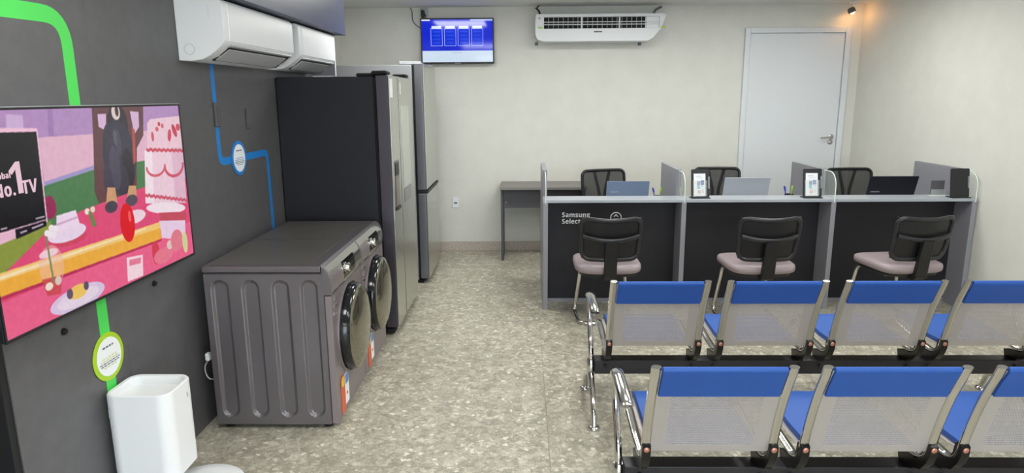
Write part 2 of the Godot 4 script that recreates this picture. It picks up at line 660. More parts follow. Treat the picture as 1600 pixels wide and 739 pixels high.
# ---------------------------------------------------------------- floor, walls, ceiling, door
func room() -> void:
	var b := mb()
	b.bx(X_L - 0.2, X_R + 0.2, -0.15, -0.004, Z_B - 0.2, Z_F + 0.2)
	var fl := struct("floor", b, M.grout, "grey stone-look tiled floor with pebbly print")
	var tiles := []
	for r in 4:
		var t := MB.new()
		var s := 0.5992
		var P := [Vector3(-s, 0, -s), Vector3(s, 0, -s), Vector3(s, 0, s), Vector3(-s, 0, s)]
		var U := [Vector2(0, 0), Vector2(1, 0), Vector2(1, 1), Vector2(0, 1)]
		var e := 0.0012
		t.tri(P[0], P[1], P[2], Vector3.UP, Vector3.UP, Vector3.UP, U[r], U[(r + 1) % 4], U[(r + 2) % 4])
		t.tri(P[0], P[2], P[3], Vector3.UP, Vector3.UP, Vector3.UP, U[r], U[(r + 2) % 4], U[(r + 3) % 4])
		for k in 4:
			var a: Vector3 = P[k]
			var c: Vector3 = P[(k + 1) % 4]
			var o := (a + c).normalized()
			t.quad(a, c, c + o * e - Vector3(0, 0.004, 0), a + o * e - Vector3(0, 0.004, 0), o, o, o, o)
		tiles.append(t.mesh())
	var rng := RandomNumberGenerator.new()
	rng.seed = 8
	for i in range(-2, 4):
		for j in range(-5, 5):
			var cx := 0.118 + (i - 0.5) * 1.2
			var cz := -2.733 + (j + 0.5) * 1.2
			if cx > X_R + 0.55 or cz > Z_F + 0.5 or cz < Z_B - 0.5:
				continue
			var o := inst("tile", tiles[rng.randi() % 4], M.tile, fl)
			o.position = Vector3(cx, 0, cz)
	b = mb()
	b.bx(X_L - 0.2, X_R + 0.2, H_CEIL, H_CEIL + 0.15, Z_B - 0.2, Z_F + 0.2)
	struct("ceiling", b, M.ceiling, "plain white plaster ceiling")
	b = mb()
	b.bx(X_L - 0.2, X_R + 0.2, 0, H_CEIL, Z_B - 0.2, Z_B)
	struct("wall_back", b, M.wall, "cream painted wall behind the service counters")
	b = mb()
	b.bx(X_R, X_R + 0.2, 0, H_CEIL, Z_B, Z_F)
	struct("wall_right", b, M.wall, "cream painted side wall beside the counters")
	b = mb()
	b.bx(X_L - 0.2, -1.2, 0, H_CEIL, Z_F, Z_F + 0.2)
	b.bx(2.8, X_R + 0.2, 0, H_CEIL, Z_F, Z_F + 0.2)
	b.bx(-1.2, 2.8, 2.3, H_CEIL, Z_F, Z_F + 0.2)
	struct("wall_front", b, M.wall, "cream painted wall round the shop's glass entrance")
	b = mb()
	for x: float in [-1.2, -0.22, 0.78, 1.78, 2.76]:
		b.bx(x, x + 0.04, 0.0, 2.3, Z_F + 0.08, Z_F + 0.13, 0.003)
	b.bx(-1.2, 2.8, 2.26, 2.3, Z_F + 0.081, Z_F + 0.129)
	b.bx(-1.2, 2.8, 0.0, 0.05, Z_F + 0.081, Z_F + 0.129)
	var wf := struct("window_1", b, M.steel, "glazed shop entrance with slim metal frames")
	for x: float in [-1.16, -0.18, 0.82, 1.82]:
		b = mb()
		b.bx(x, x + 0.94, 0.05, 2.26, Z_F + 0.1, Z_F + 0.108)
		obj("pane", b, M.pane, wf)
	b = mb()
	b.bx(-8.0, 10.0, -0.2, -0.02, Z_F + 0.2, Z_F + 14.0)
	var pv := struct("trim_2", b, M.pavement, "pale paving outside the glass entrance")
	pv.set_meta("kind", "structure")
	b = mb()
	b.bx(X_L - 0.2, X_L, 0, H_CEIL, Z_B, Z_F)
	var wl := struct("wall_left", b, M.wall, "side wall clad with dark grey boards")
	var joints := [-1.93, -2.545, -3.41, -4.3, -5.25]
	for i in 4:
		b = mb()
		b.bx(X_L, X_CLAD, 0, H_CEIL, joints[i] - 0.0004, joints[i + 1] + 0.0004, 0.0006)
		obj("panel", b, M.cladding, wl)
	b = mb()
	b.bx(X_L, X_CLAD - 0.004, 0, H_CEIL, -1.90, -1.931, 0.002)
	obj("edge_band", b, M.black_edge, wl)
	b = mb()
	b.bx(X_L, X_L + 0.02, 0, H_CEIL, Z_F, -1.90)
	obj("backing_board", b, M.black_edge, wl)
	# boxed soffit above the air conditioners
	b = mb()
	b.bx(X_CLAD, -1.335, 2.078, H_CEIL, -5.25, -3.17, 0.003)
	var so := struct("trim_1", b, M.soffit, "blue-grey boxed soffit above the wall air conditioners")
	so.set_meta("kind", "structure")
	# skirting
	b = mb()
	b.bx(X_L, 2.22, 0, 0.1, Z_B, Z_B + 0.012, 0.002)
	struct("baseboard_back", b, M.skirting, "stone skirting along the cream back wall")
	b = mb()
	b.bx(X_R - 0.012, X_R, 0, 0.1, Z_B + 0.012, Z_F, 0.002)
	struct("baseboard_right", b, M.skirting, "stone skirting along the cream side wall")
	# door
	var org := Vector3(2.755, 0, Z_B)
	b = mb(org)
	b.bx(2.285, 3.222, 0.006, 2.222, Z_B, Z_B + 0.02, 0.003)
	var dr := obj("door_1", b, M.door, self)
	dr.position = org
	dr.set_meta("kind", "structure")
	dr.set_meta("label", "plain white flush door with lever handle in white frame")
	b = mb(org)
	b.bx(2.228, 2.282, 0, 2.278, Z_B, Z_B + 0.035, 0.004)
	obj("jamb", b, M.door, dr)
	b = mb(org)
	b.bx(3.226, 3.283, 0, 2.278, Z_B, Z_B + 0.035, 0.004)
	obj("jamb", b, M.door, dr)
	b = mb(org)
	b.bx(2.282, 3.226, 2.225, 2.278, Z_B, Z_B + 0.035, 0.004)
	obj("door_head", b, M.door, dr)
	var hd := mb(org)
	hd.tube(fillet([Vector3(3.17, 1.195, Z_B + 0.02), Vector3(3.17, 1.195, Z_B + 0.065), Vector3(3.09, 1.188, Z_B + 0.07), Vector3(3.05, 1.184, Z_B + 0.066)], 0.02), 0.011, 10, false, 0.009)
	hd.t = Transform3D(Basis(Vector3.RIGHT, PI / 2), Vector3(3.17, 1.195, Z_B + 0.02) - org)
	hd.lathe(PackedVector2Array([Vector2(0, 0.008), Vector2(0.022, 0.008), Vector2(0.026, 0.005), Vector2(0.026, 0)]), 20)
	obj("handle", hd, M.steel, dr)
	var ky := mb()
	ky.t = Transform3D(Basis(Vector3.RIGHT, PI / 2), Vector3(3.165, 1.14, Z_B + 0.02) - org)
	ky.lathe(PackedVector2Array([Vector2(0, 0.010), Vector2(0.014, 0.010), Vector2(0.024, 0.006), Vector2(0.026, 0)]), 20)
	ky.t = Transform3D(Basis(), -org)
	ky.bx(3.163, 3.167, 1.132, 1.148, Z_B + 0.029, Z_B + 0.032)
	obj("lock", ky, M.steel, dr)

# ---------------------------------------------------------------- left wall: screen, signs, air conditioners
func tv_picture() -> ImageTexture:
	var p := Pic.new(1024, 604, Color8(196, 160, 205))
	var C := func(r: int, g: int, b: int) -> Color: return Color8(r, g, b)
	p.poly([[0, 0], [1024, 0], [1024, 90], [0, 78]], C.call(178, 138, 190))
	p.poly([[280, 0], [300, 0], [292, 78], [270, 78]], C.call(160, 122, 178))
	p.poly([[120, 10], [180, 14], [176, 50], [115, 46]], C.call(206, 172, 214))
	p.poly([[224, 78], [1024, 90], [1024, 200], [460, 190], [227, 218]], C.call(226, 178, 200))
	p.poly([[224, 205], [460, 180], [460, 194], [227, 218]], C.call(160, 150, 200))
	p.poly([[0, 220], [227, 216], [466, 193], [760, 193], [760, 300], [230, 345], [0, 440]], C.call(74, 122, 76))
	p.poly([[0, 345], [230, 320], [190, 370], [0, 430]], C.call(138, 150, 62))
	p.poly([[483, 0], [775, 0], [755, 102], [705, 144], [672, 297], [458, 308], [442, 264], [469, 106]], C.call(98, 62, 66))
	p.poly([[508, 20], [552, 20], [540, 75], [505, 60]], C.call(214, 178, 214))
	p.poly([[690, 14], [742, 18], [735, 70], [700, 95]], C.call(214, 178, 214))
	p.poly([[700, 150], [672, 297], [650, 297], [680, 150]], C.call(110, 60, 60))
	# dog sitting on the chair
	p.ell(610, 55, 58, 66, C.call(52, 44, 56))
	p.ell(560, 120, 44, 70, C.call(62, 56, 72))
	p.ell(598, 170, 92, 130, C.call(58, 54, 70))
	p.ell(565, 200, 30, 74, C.call(74, 70, 88))
	p.ell(600, 120, 16, 46, C.call(74, 70, 86))
	p.ell(585, 100, 10, 26, C.call(92, 90, 106))
	p.ell(640, 210, 32, 70, C.call(46, 40, 50))
	p.ell(520, 240, 24, 60, C.call(66, 58, 74))
	p.ell(612, 250, 22, 50, C.call(60, 54, 66))
	p.ell(606, 16, 24, 26, C.call(220, 205, 200))
	p.ell(612, 12, 10, 18, C.call(60, 44, 46))
	p.poly([[690, 70], [705, 80], [690, 190], [672, 200]], C.call(178, 76, 70))
	# table
	p.poly([[0, 604], [0, 437], [200, 349], [363, 313], [744, 285], [1024, 292], [1024, 604]], C.call(226, 74, 118))
	p.poly([[0, 604], [0, 500], [1024, 470], [1024, 604]], C.call(236, 92, 136))
	p.poly([[510, 259], [551, 265], [553, 318], [488, 322]], C.call(206, 154, 112))
	p.ell(517, 326, 34, 20, C.call(72, 62, 76))
	p.poly([[631, 269], [673, 275], [668, 318], [606, 316]], C.call(206, 154, 112))
	p.ell(636, 322, 36, 20, C.call(86, 74, 88))
	p.ell(640, 382, 70, 24, C.call(240, 214, 226))
	# tiered cake
	p.poly([[790, 60], [812, 46], [1024, 40], [1024, 168], [768, 160]], C.call(236, 198, 212))
	p.poly([[752, 156], [1024, 166], [1012, 391], [719, 346]], C.call(238, 204, 218))
	p.poly([[752, 156], [800, 158], [775, 356], [719, 346]], C.call(246, 226, 234))
	p.poly([[940, 162], [1024, 166], [1012, 391], [925, 378]], C.call(226, 182, 204))
	for i in 30:
		p.ell(770 + i * 9, 156 + i * 0.8 + 3 * sin(i * 1.9), 7, 6, C.call(206, 72, 94))
		p.ell(728 + i * 10, 318 + i * 2.2 + 3 * sin(i * 2.3), 8, 6, C.call(208, 84, 108))
	for i in 40:
		var a := PI * i / 39.0
		p.ell(815 - 62 * cos(a), 222 + 34 * sin(a), 6, 5, C.call(212, 92, 112))
		p.ell(945 - 68 * cos(a), 230 + 42 * sin(a), 7, 6, C.call(206, 80, 102))
	p.ell(815, 110, 9, 18, C.call(206, 78, 96))
	p.ell(850, 84, 11, 9, C.call(210, 92, 106))
	p.ell(868, 66, 9, 8, C.call(196, 60, 80))
	p.ell(890, 74, 10, 9, C.call(214, 96, 110))
	p.ell(935, 112, 13, 24, C.call(204, 66, 88), 1.0, 0.3)
	p.ell(975, 96, 14, 28, C.call(200, 62, 84), 1.0, -0.5)
	p.ell(1005, 84, 16, 14, C.call(206, 74, 92))
	p.ell(858, 386, 140, 22, C.call(246, 226, 236), 1.0, 0.16)
	p.poly([[800, 395], [1000, 425], [990, 465], [800, 428]], C.call(200, 76, 94))
	p.poly([[795, 425], [985, 458], [970, 540], [800, 492]], C.call(234, 206, 230))
	# bench rail
	p.poly([[0, 420], [797, 430], [795, 455], [0, 442]], C.call(246, 200, 118))
	p.poly([[0, 428], [700, 434], [700, 440], [0, 437]], C.call(250, 226, 180))
	p.poly([[0, 441], [795, 453], [795, 495], [0, 482]], C.call(240, 172, 60))
	p.poly([[0, 482], [795, 495], [795, 503], [0, 492]], C.call(188, 44, 84))
	# balloon
	p.ell(596, 395, 42, 68, C.call(222, 20, 32))
	p.ell(612, 375, 9, 20, C.call(240, 90, 90))
	# hat
	p.ell(300, 388, 78, 20, C.call(210, 70, 96))
	p.ell(290, 368, 86, 26, C.call(236, 214, 236))
	p.poly([[254, 309], [340, 306], [350, 352], [243, 362]], C.call(240, 218, 238))
	p.poly([[248, 332], [345, 326], [346, 332], [247, 339]], C.call(214, 170, 206))
	p.ell(230, 280, 28, 34, C.call(150, 40, 84))
	p.ell(392, 320, 12, 10, C.call(240, 226, 206))
	p.ell(420, 318, 12, 10, C.call(236, 214, 196))
	p.poly([[398, 322], [412, 322], [428, 372], [410, 374]], C.call(96, 140, 70))
	for k in [[225, 340], [215, 356], [240, 345], [232, 362], [205, 352]]:
		p.ell(k[0], k[1], 12, 10, C.call(244, 232, 240))
	# vase, plate, glass, berries
	p.ell(205, 450, 52, 62, C.call(244, 190, 180), 0.5)
	p.ell(200, 410, 40, 12, C.call(246, 226, 232), 0.8)
	p.poly([[158, 478], [240, 486], [225, 540], [170, 530]], C.call(204, 66, 70), 0.8)
	p.ell(182, 505, 16, 12, C.call(240, 226, 206))
	p.ell(222, 498, 14, 14, C.call(226, 200, 190))
	p.poly([[196, 360], [202, 360], [206, 500], [200, 500]], C.call(120, 140, 90))
	p.ell(300, 575, 128, 36, C.call(218, 196, 226))
	p.ell(300, 575, 98, 25, C.call(232, 214, 230))
	p.ell(300, 555, 44, 22, C.call(240, 196, 96))
	p.ell(262, 552, 14, 16, C.call(96, 80, 104))
	p.ell(340, 548, 12, 14, C.call(92, 76, 100))
	p.poly([[566, 513], [662, 525], [650, 600], [556, 596]], C.call(246, 214, 224))
	p.poly([[580, 524], [650, 532], [644, 552], [576, 545]], C.call(232, 120, 150))
	p.ell(748, 540, 26, 44, C.call(214, 52, 74))
	p.ell(800, 560, 70, 30, C.call(232, 116, 140))
	p.ell(850, 530, 22, 18, C.call(226, 200, 190))
	p.ell(905, 525, 46, 44, C.call(228, 120, 138))
	p.ell(965, 545, 20, 44, C.call(208, 214, 150))
	# black advertising card
	p.poly([[0, 40], [228, 52], [214, 320], [0, 326]], C.call(240, 190, 214))
	p.poly([[0, 54], [222, 62], [209, 311], [0, 317]], C.call(17, 14, 20))
	p.poly([[0, 318], [210, 314], [207, 328], [0, 350]], C.call(232, 182, 206))
	p.poly([[90, 318], [209, 314], [207, 330], [88, 344]], C.call(24, 20, 30))
	p.poly([[170, 301], [205, 300], [205, 304], [170, 305]], C.call(210, 190, 205))
	p.poly([[40, 306], [62, 305], [62, 309], [40, 310]], C.call(210, 190, 205))
	p.poly([[105, 328], [130, 326], [130, 331], [105, 333]], C.call(190, 170, 190))
	p.poly([[150, 324], [195, 320], [195, 325], [150, 329]], C.call(190, 170, 190))
	# the picture is soft and washed out on the screen
	var im := p.image()
	im.resize(300, 177, Image.INTERPOLATE_LANCZOS)
	im.resize(1024, 604, Image.INTERPOLATE_CUBIC)
	var fn := FastNoiseLite.new()
	fn.seed = 21
	fn.frequency = 0.03
	var nz := fn.get_image(1024, 604)
	nz.convert(Image.FORMAT_L8)
	var nd := nz.get_data()
	var dd := im.get_data()
	for i in 1024 * 604:
		var k := (nd[i] - 128) * 0.04
		for c in 3:
			dd[i * 3 + c] = clampi(int(dd[i * 3 + c] * 0.95 + 7 + k), 0, 255)
	im = Image.create_from_data(1024, 604, false, Image.FORMAT_RGB8, dd)
	return ImageTexture.create_from_image(im)

func decal_path(pts: Array, r: float, w: float) -> MB:
	# flat vinyl stripe on the cladding; pts are (z, height)
	var q := []
	for a: Vector2 in pts:
		q.append(Vector3(-a.x, a.y, 0))
	var f := fillet(q, r, 8)
	var m := MB.new()
	m.t = Transform3D(ON_LEFT, Vector3(X_CLAD, 0, 0))
	var L := []
	for i in f.size():
		var d := (f[mini(i + 1, f.size() - 1)] - f[maxi(i - 1, 0)]).normalized()
		var nn := Vector3(-d.y, d.x, 0) * w * 0.5
		L.append([f[i] + nn, f[i] - nn])
	var up := Vector3(0, 0, 0.0012)
	for i in L.size() - 1:
		m.flat4(L[i][0] + up, L[i + 1][0] + up, L[i + 1][1] + up, L[i][1] + up, Vector3.BACK)
		for s in 2:
			var o: Vector3 = (L[i][s] - L[i][1 - s]).normalized()
			m.flat4(L[i][s], L[i + 1][s], L[i + 1][s] + up, L[i][s] + up, o)
	return m

func round_badge(called: String, label: String, z: float, h: float, r: float, rim: Material, txt: Material) -> void:
	var t := thing(called, label, "sign", Vector3(X_CLAD, h, z))
	var b := mb()
	b.t.basis = ON_LEFT
	b.prism(disc(r, 48), 0.0014, 0.006, 0.001)
	obj("rim", b, rim, t)
	b = mb()
	b.t.basis = ON_LEFT
	b.prism(disc(r * 0.8, 48), 0.006, 0.0072)
	var face := obj("face", b, M.print_white, t)
	var rows := [[0.40, 0.38, M.print_grey], [-0.02, 0.5, txt], [-0.12, 0.62, txt], [-0.22, 0.66, M.print_grey], [-0.31, 0.6, M.print_grey], [-0.41, 0.42, txt]]
	for k in rows:
		b = mb()
		b.t.basis = ON_LEFT
		var x: float = -r * k[1]
		while x < r * k[1]:
			var l := r * (0.10 + 0.09 * absf(sin(x * 900.0 + k[0] * 7.0)))
			b.bx(x, minf(x + l, r * k[1]), r * k[0], r * k[0] + r * (0.075 if k[0] > 0.3 else 0.045), 0.0073, 0.0078)
			x += l + r * 0.05
		obj("print_line", b, k[2], face)

func wall_ac(label: String, z0: float, z1: float) -> void:
	# z0 is the end nearer the entrance; profile in (x from the wall, height)
	var t := thing("wall_air_conditioner", label, "air conditioner", Vector3(X_CLAD, 1.795, (z0 + z1) / 2), "white wall air conditioners on the dark cladding")
	var hw := (z0 - z1) / 2
	var prof := PackedVector2Array([Vector2(0, 0), Vector2(0.06, -0.004), Vector2(0.11, 0.004), Vector2(0.15, 0.022), Vector2(0.185, 0.048), Vector2(0.208, 0.068), Vector2(0.22, 0.085), Vector2(0.224, 0.11), Vector2(0.222, 0.255), Vector2(0.215, 0.268), Vector2(0.2, 0.275), Vector2(0, 0.275)])
	var b := mb()
	b.prism(prof, -hw, hw, 0.006)
	obj("body", b, M.white, t)
	b = mb()
	b.prism(PackedVector2Array([Vector2(0.215, 0.088), Vector2(0.2265, 0.088), Vector2(0.2285, 0.11), Vector2(0.2268, 0.252), Vector2(0.22, 0.262), Vector2(0.21, 0.262)]), -hw + 0.004, hw - 0.055, 0.003)
	obj("front_panel", b, M.white, t)
	# outlet: dark slot and flap on the sloping lower face
	var dir := Vector2(0.208 - 0.11, 0.068 - 0.004).normalized()
	var nn := Vector2(dir.y, -dir.x)
	var c0 := Vector2(0.118, 0.006)
	var c1 := Vector2(0.206, 0.0655)
	var slot := PackedVector2Array([c0 - nn * 0.012, c1 - nn * 0.012, c1 + nn * 0.0045, c0 + nn * 0.0045])
	b = mb()
	b.prism(slot, -hw + 0.03, hw - 0.085)
	obj("outlet_slot", b, M.black, t)
	b = mb()
	var e0 := c0 + dir * 0.008
	var e1 := c1 - dir * 0.012
	b.prism(PackedVector2Array([e0 + nn * 0.004, e1 + nn * 0.004, e1 + nn * 0.009, (e0 + e1) * 0.5 + nn * 0.011, e0 + nn * 0.009]), -hw + 0.075, hw - 0.10, 0.002)
	obj("louver", b, M.louver, t)
	b = mb()
	var lip := c1 + dir * 0.002
	b.prism(PackedVector2Array([lip - nn * 0.002, lip + dir * 0.012 - nn * 0.002, lip + dir * 0.012 + nn * 0.006, lip + nn * 0.006]), -hw + 0.02, hw - 0.07, 0.002)
	obj("outlet_lip", b, M.grey_plastic, t)
	# knock-out for the pipe on the end that faces the entrance, and a cover slot
	b = mb()
	b.t.origin = Vector3(0.055, 0.05, hw)
	b.tube(loop(disc(0.024, 28)), 0.0012, 6, true)
	obj("pipe_knockout", b, M.grey_plastic, t)
	b = mb()
	b.bx(0.155, 0.162, 0.19, 0.245, hw - 0.001, hw + 0.001)
	obj("cover_notch", b, M.white_soft, t)

func left_wall_things() -> void:
	# large screen
	var t := thing("television", "large slim television showing a pink banquet table picture on dark cladding", "television", Vector3(X_CLAD, 0.903, -2.463))
	var b := mb()
	b.bx(0.012, 0.052, 0.0, 0.694, -0.588, 0.588, 0.004)
	obj("housing", b, M.black, t)
	b = mb()
	b.bx(0.0, 0.012, 0.15, 0.55, -0.3, 0.3)
	obj("wall_mount", b, M.black, t)
	b = mb()
	for s: float in [-1.0, 1.0]:
		b.bx(0.050, 0.0585, 0.0, 0.694, s * 0.588, s * 0.582, 0.001)
	b.bx(0.050, 0.0585, 0.687, 0.694, -0.582, 0.582, 0.001)
	b.bx(0.050, 0.0585, 0.0, 0.010, -0.582, 0.582, 0.001)
	obj("bezel", b, M.black, t)
	b = mb()
	b.bx(0.0, 0.0585, 0.6945, 0.697, -0.588, 0.588, 0.001)
	obj("top_trim", b, M.grey_plastic, t)
	b = mb()
	var q := [Vector3(0.0545, 0.687, 0.582), Vector3(0.0545, 0.687, -0.582), Vector3(0.0545, 0.010, -0.582), Vector3(0.0545, 0.010, 0.582)]
	b.flat4(q[0], q[1], q[2], q[3], Vector3.RIGHT)
	var pic := tv_picture()
	var sm := mat("050505", 0.22, 0.0, {"emission_enabled": true, "emission": Color.BLACK, "emission_texture": pic, "emission_energy_multiplier": 0.95})
	var scr := obj("screen", b, sm, t)
	var tm := mat("101010", 0.4, 0.0, {"emission_enabled": true, "emission": Color8(236, 200, 214), "emission_energy_multiplier": 0.9})
	var at := func(u: float, w: float) -> Vector3: return Vector3(0.0548, 0.692 - w / 604.0 * 0.69, 0.588 - u / 1024.0 * 1.175)
	text("screen_lettering", "1", 0.098, tm, scr, at.call(97, 184), ON_LEFT, true)
	text("screen_lettering", "No.", 0.040, tm, scr, at.call(38, 210), ON_LEFT, true)
	text("screen_lettering", "TV", 0.042, tm, scr, at.call(140, 211), ON_LEFT, true)
	text("screen_lettering", "Global", 0.018, tm, scr, at.call(40, 172), ON_LEFT, true)
	# vinyl stripes and round badges
	var g := decal_path([Vector2(-1.935, 1.895), Vector2(-2.425, 1.905), Vector2(-2.41, 0.1)], 0.11, 0.058)
	var gs := obj("green_wall_stripe", g, M.green, self)
	gs.set_meta("label", "bright green vinyl stripe turning a corner behind the television")
	gs.set_meta("category", "wall stripe")
	g = decal_path([Vector2(-3.535, 1.80), Vector2(-3.535, 1.29), Vector2(-4.195, 1.29), Vector2(-4.215, 0.4)], 0.05, 0.04)
	gs = obj("blue_wall_stripe", g, M.blue_line, self)
	gs.set_meta("label", "blue vinyl stripe stepping down beside the black refrigerator")
	gs.set_meta("category", "wall stripe")
	round_badge("round_badge", "round white badge with lime rim on the green stripe", -2.413, 0.652, 0.094, M.lime, M.print_lime)
	round_badge("round_badge", "round white badge with blue rim on the blue stripe", -3.765, 1.292, 0.096, M.blue_line, M.print_blue)
	for k in [[-3.54, 1.538, 0.062, 0.125, "dark grey wall plate covering the blue stripe"], [-3.935, 1.507, 0.045, 0.115, "dark grey wall plate near the black refrigerator"]]:
		var p := thing("wall_plate", k[4], "wall plate", Vector3(X_CLAD, k[1], k[0]))
		b = mb()
		b.box(Vector3(0.006, 0, 0), Vector3(0.012, k[3], k[2]), 0.003)
		obj("plate", b, M.plate_dark, p)
		b = mb()
		b.box(Vector3(0.0135, 0, 0), Vector3(0.003, k[3] * 0.7, k[2] * 0.6), 0.001)
		obj("insert", b, M.plate_dark, p)
	for k in [[-2.782, 0.838, "small black rubber bumper on cladding under television corner"], [-2.196, 0.83, "small black rubber bumper on cladding left of green stripe"]]:
		var p := thing("wall_bumper", k[2], "bumper", Vector3(X_CLAD, k[1], k[0]))
		b = mb()
		b.t.basis = Basis(Vector3.FORWARD, PI / 2)
		b.lathe(PackedVector2Array([Vector2(0.010, 0), Vector2(0.010, 0.009), Vector2(0.008, 0.012), Vector2(0, 0.012)]), 16)
		obj("cap", b, M.rubber, p)
		b = mb()
		b.t.basis = Basis(Vector3.FORWARD, PI / 2)
		b.lathe(PackedVector2Array([Vector2(0.013, 0), Vector2(0.013, 0.003), Vector2(0.010, 0.003)]), 16)
		obj("collar", b, M.rubber, p)
	wall_ac("white wall air conditioner above the blue stripe", -3.205, -4.16)
	wall_ac("white wall air conditioner above the black refrigerator", -4.275, -5.075)
	# end plate under the soffit
	t = thing("end_plate", "grey plate with pale edges below the soffit by the air conditioner", "panel", Vector3(-1.51, 1.785, -5.24))
	b = mb()
	b.bx(-0.09, 0.085, 0.0, 0.293, -0.009, 0.009)
	obj("board", b, M.lam_grey, t)
	b = mb()
	b.bx(0.085, 0.089, 0.0, 0.293, -0.01, 0.01)
	b.bx(-0.09, 0.089, -0.004, 0.0, -0.01, 0.01)
	obj("edge_strip", b, M.white_soft, t)
	# cleaning station and robot vacuum
	t = thing("cleaning_station", "white tower cleaning station with hollow top below lime badge", "cleaning station", Vector3(-1.452, 0, -2.425))
	b = mb()
	b.t = Transform3D(Basis(Vector3.RIGHT, -PI / 2), Vector3.ZERO)
	b.prism(rrect(-0.135, -0.16, 0.16, 0.16, 0.03), 0.0, 0.03, 0.006)
	obj("base_plate", b, M.white_soft, t)
	b = mb()
	b.t = Transform3D(Basis(Vector3.RIGHT, -PI / 2), Vector3.ZERO)
	b.prism(rrect(-0.13, -0.11, -0.05, 0.11, 0.02), 0.03, 0.19, 0.002)
	obj("rear_column", b, M.white_soft, t)
	# tower shell with a sunken top
	b = mb()
	b.t = Transform3D(Basis(Vector3.RIGHT, -PI / 2), Vector3.ZERO)
	var o_ := rrect(-0.135, -0.105, 0.115, 0.105, 0.05, 7)
	var i_ := rrect(-0.122, -0.092, 0.102, 0.092, 0.038, 7)
	var m := o_.size()
	for i in m:
		var j := (i + 1) % m
		var c := Vector2(-0.01, 0)
		var no := Vector3((o_[i] - c).x, (o_[i] - c).y, 0)
		var flat_n := func(k: int) -> Vector3:
			var d := (o_[(k + 1) % m] - o_[(k + m - 1) % m]).normalized()
			var w := Vector3(d.y, -d.x, 0)
			return w if w.dot(Vector3((o_[k] - c).x, (o_[k] - c).y, 0)) > 0 else -w
		var ni: Vector3 = flat_n.call(i)
		var nj: Vector3 = flat_n.call(j)
		var A := func(p: Vector2, z: float) -> Vector3: return Vector3(p.x, p.y, z)
		b.quad(A.call(o_[i], 0.18), A.call(o_[j], 0.18), A.call(o_[j], 0.524), A.call(o_[i], 0.524), ni, nj, nj, ni)
		b.quad(A.call(o_[i], 0.524), A.call(o_[j], 0.524), A.call(o_[j].lerp(i_[j], 0.4), 0.53), A.call(o_[i].lerp(i_[i], 0.4), 0.53), ni, nj, Vector3.BACK, Vector3.BACK)
		b.quad(A.call(o_[i].lerp(i_[i], 0.4), 0.53), A.call(o_[j].lerp(i_[j], 0.4), 0.53), A.call(i_[j], 0.526), A.call(i_[i], 0.526), Vector3.BACK, Vector3.BACK, Vector3.BACK, Vector3.BACK)
		b.quad(A.call(i_[i], 0.526), A.call(i_[j], 0.526), A.call(i_[j], 0.49), A.call(i_[i], 0.49), -ni, -nj, -nj, -ni)
		b.tri(A.call(c, 0.49), A.call(i_[i], 0.49), A.call(i_[j], 0.49), Vector3.BACK, Vector3.BACK, Vector3.BACK)
		b.tri(A.call(c, 0.18), A.call(o_[i], 0.18), A.call(o_[j], 0.18), Vector3.FORWARD, Vector3.FORWARD, Vector3.FORWARD)
	obj("tower", b, M.white, t)
	b = mb()
	b.bx(-0.112, -0.106, 0.44, 0.475, 0.1045, 0.1065, 0.0005)
	obj("latch_slot", b, M.grey_plastic, t)
	b = mb()
	b.bx(0.1145, 0.1165, 0.46, 0.48, -0.045, -0.038, 0.0005)
	obj("button", b, M.grey_plastic, t)
	t = thing("robot_vacuum", "round white robot vacuum docked at the cleaning station", "robot vacuum", Vector3(-1.295, 0.03, -2.43))
	b = mb()
	b.lathe(PackedVector2Array([Vector2(0, 0.004), Vector2(0.15, 0.004), Vector2(0.162, 0.014), Vector2(0.165, 0.045), Vector2(0.162, 0.05)]), 48)
	obj("bumper", b, M.white_soft, t)
	b = mb()
	b.lathe(PackedVector2Array([Vector2(0.160, 0.05), Vector2(0.160, 0.062), Vector2(0.152, 0.069), Vector2(0.11, 0.073), Vector2(0, 0.075)]), 48)
	obj("top_cover", b, M.white, t)
	b = mb()
	b.lathe(PackedVector2Array([Vector2(0.04, 0.0735), Vector2(0.04, 0.088), Vector2(0.036, 0.091), Vector2(0, 0.092)]), 32)
	obj("sensor_turret", b, M.white_soft, t)
	for s: float in [-1.0, 1.0]:
		b = mb()
		b.t = Transform3D(Basis(Vector3.RIGHT, PI / 2), Vector3(0, 0.005, s * 0.11))
		b.lathe(PackedVector2Array([Vector2(0, -0.012), Vector2(0.005, -0.012), Vector2(0.005, 0.012), Vector2(0, 0.012)]), 12)
		obj("wheel", b, M.rubber, t)

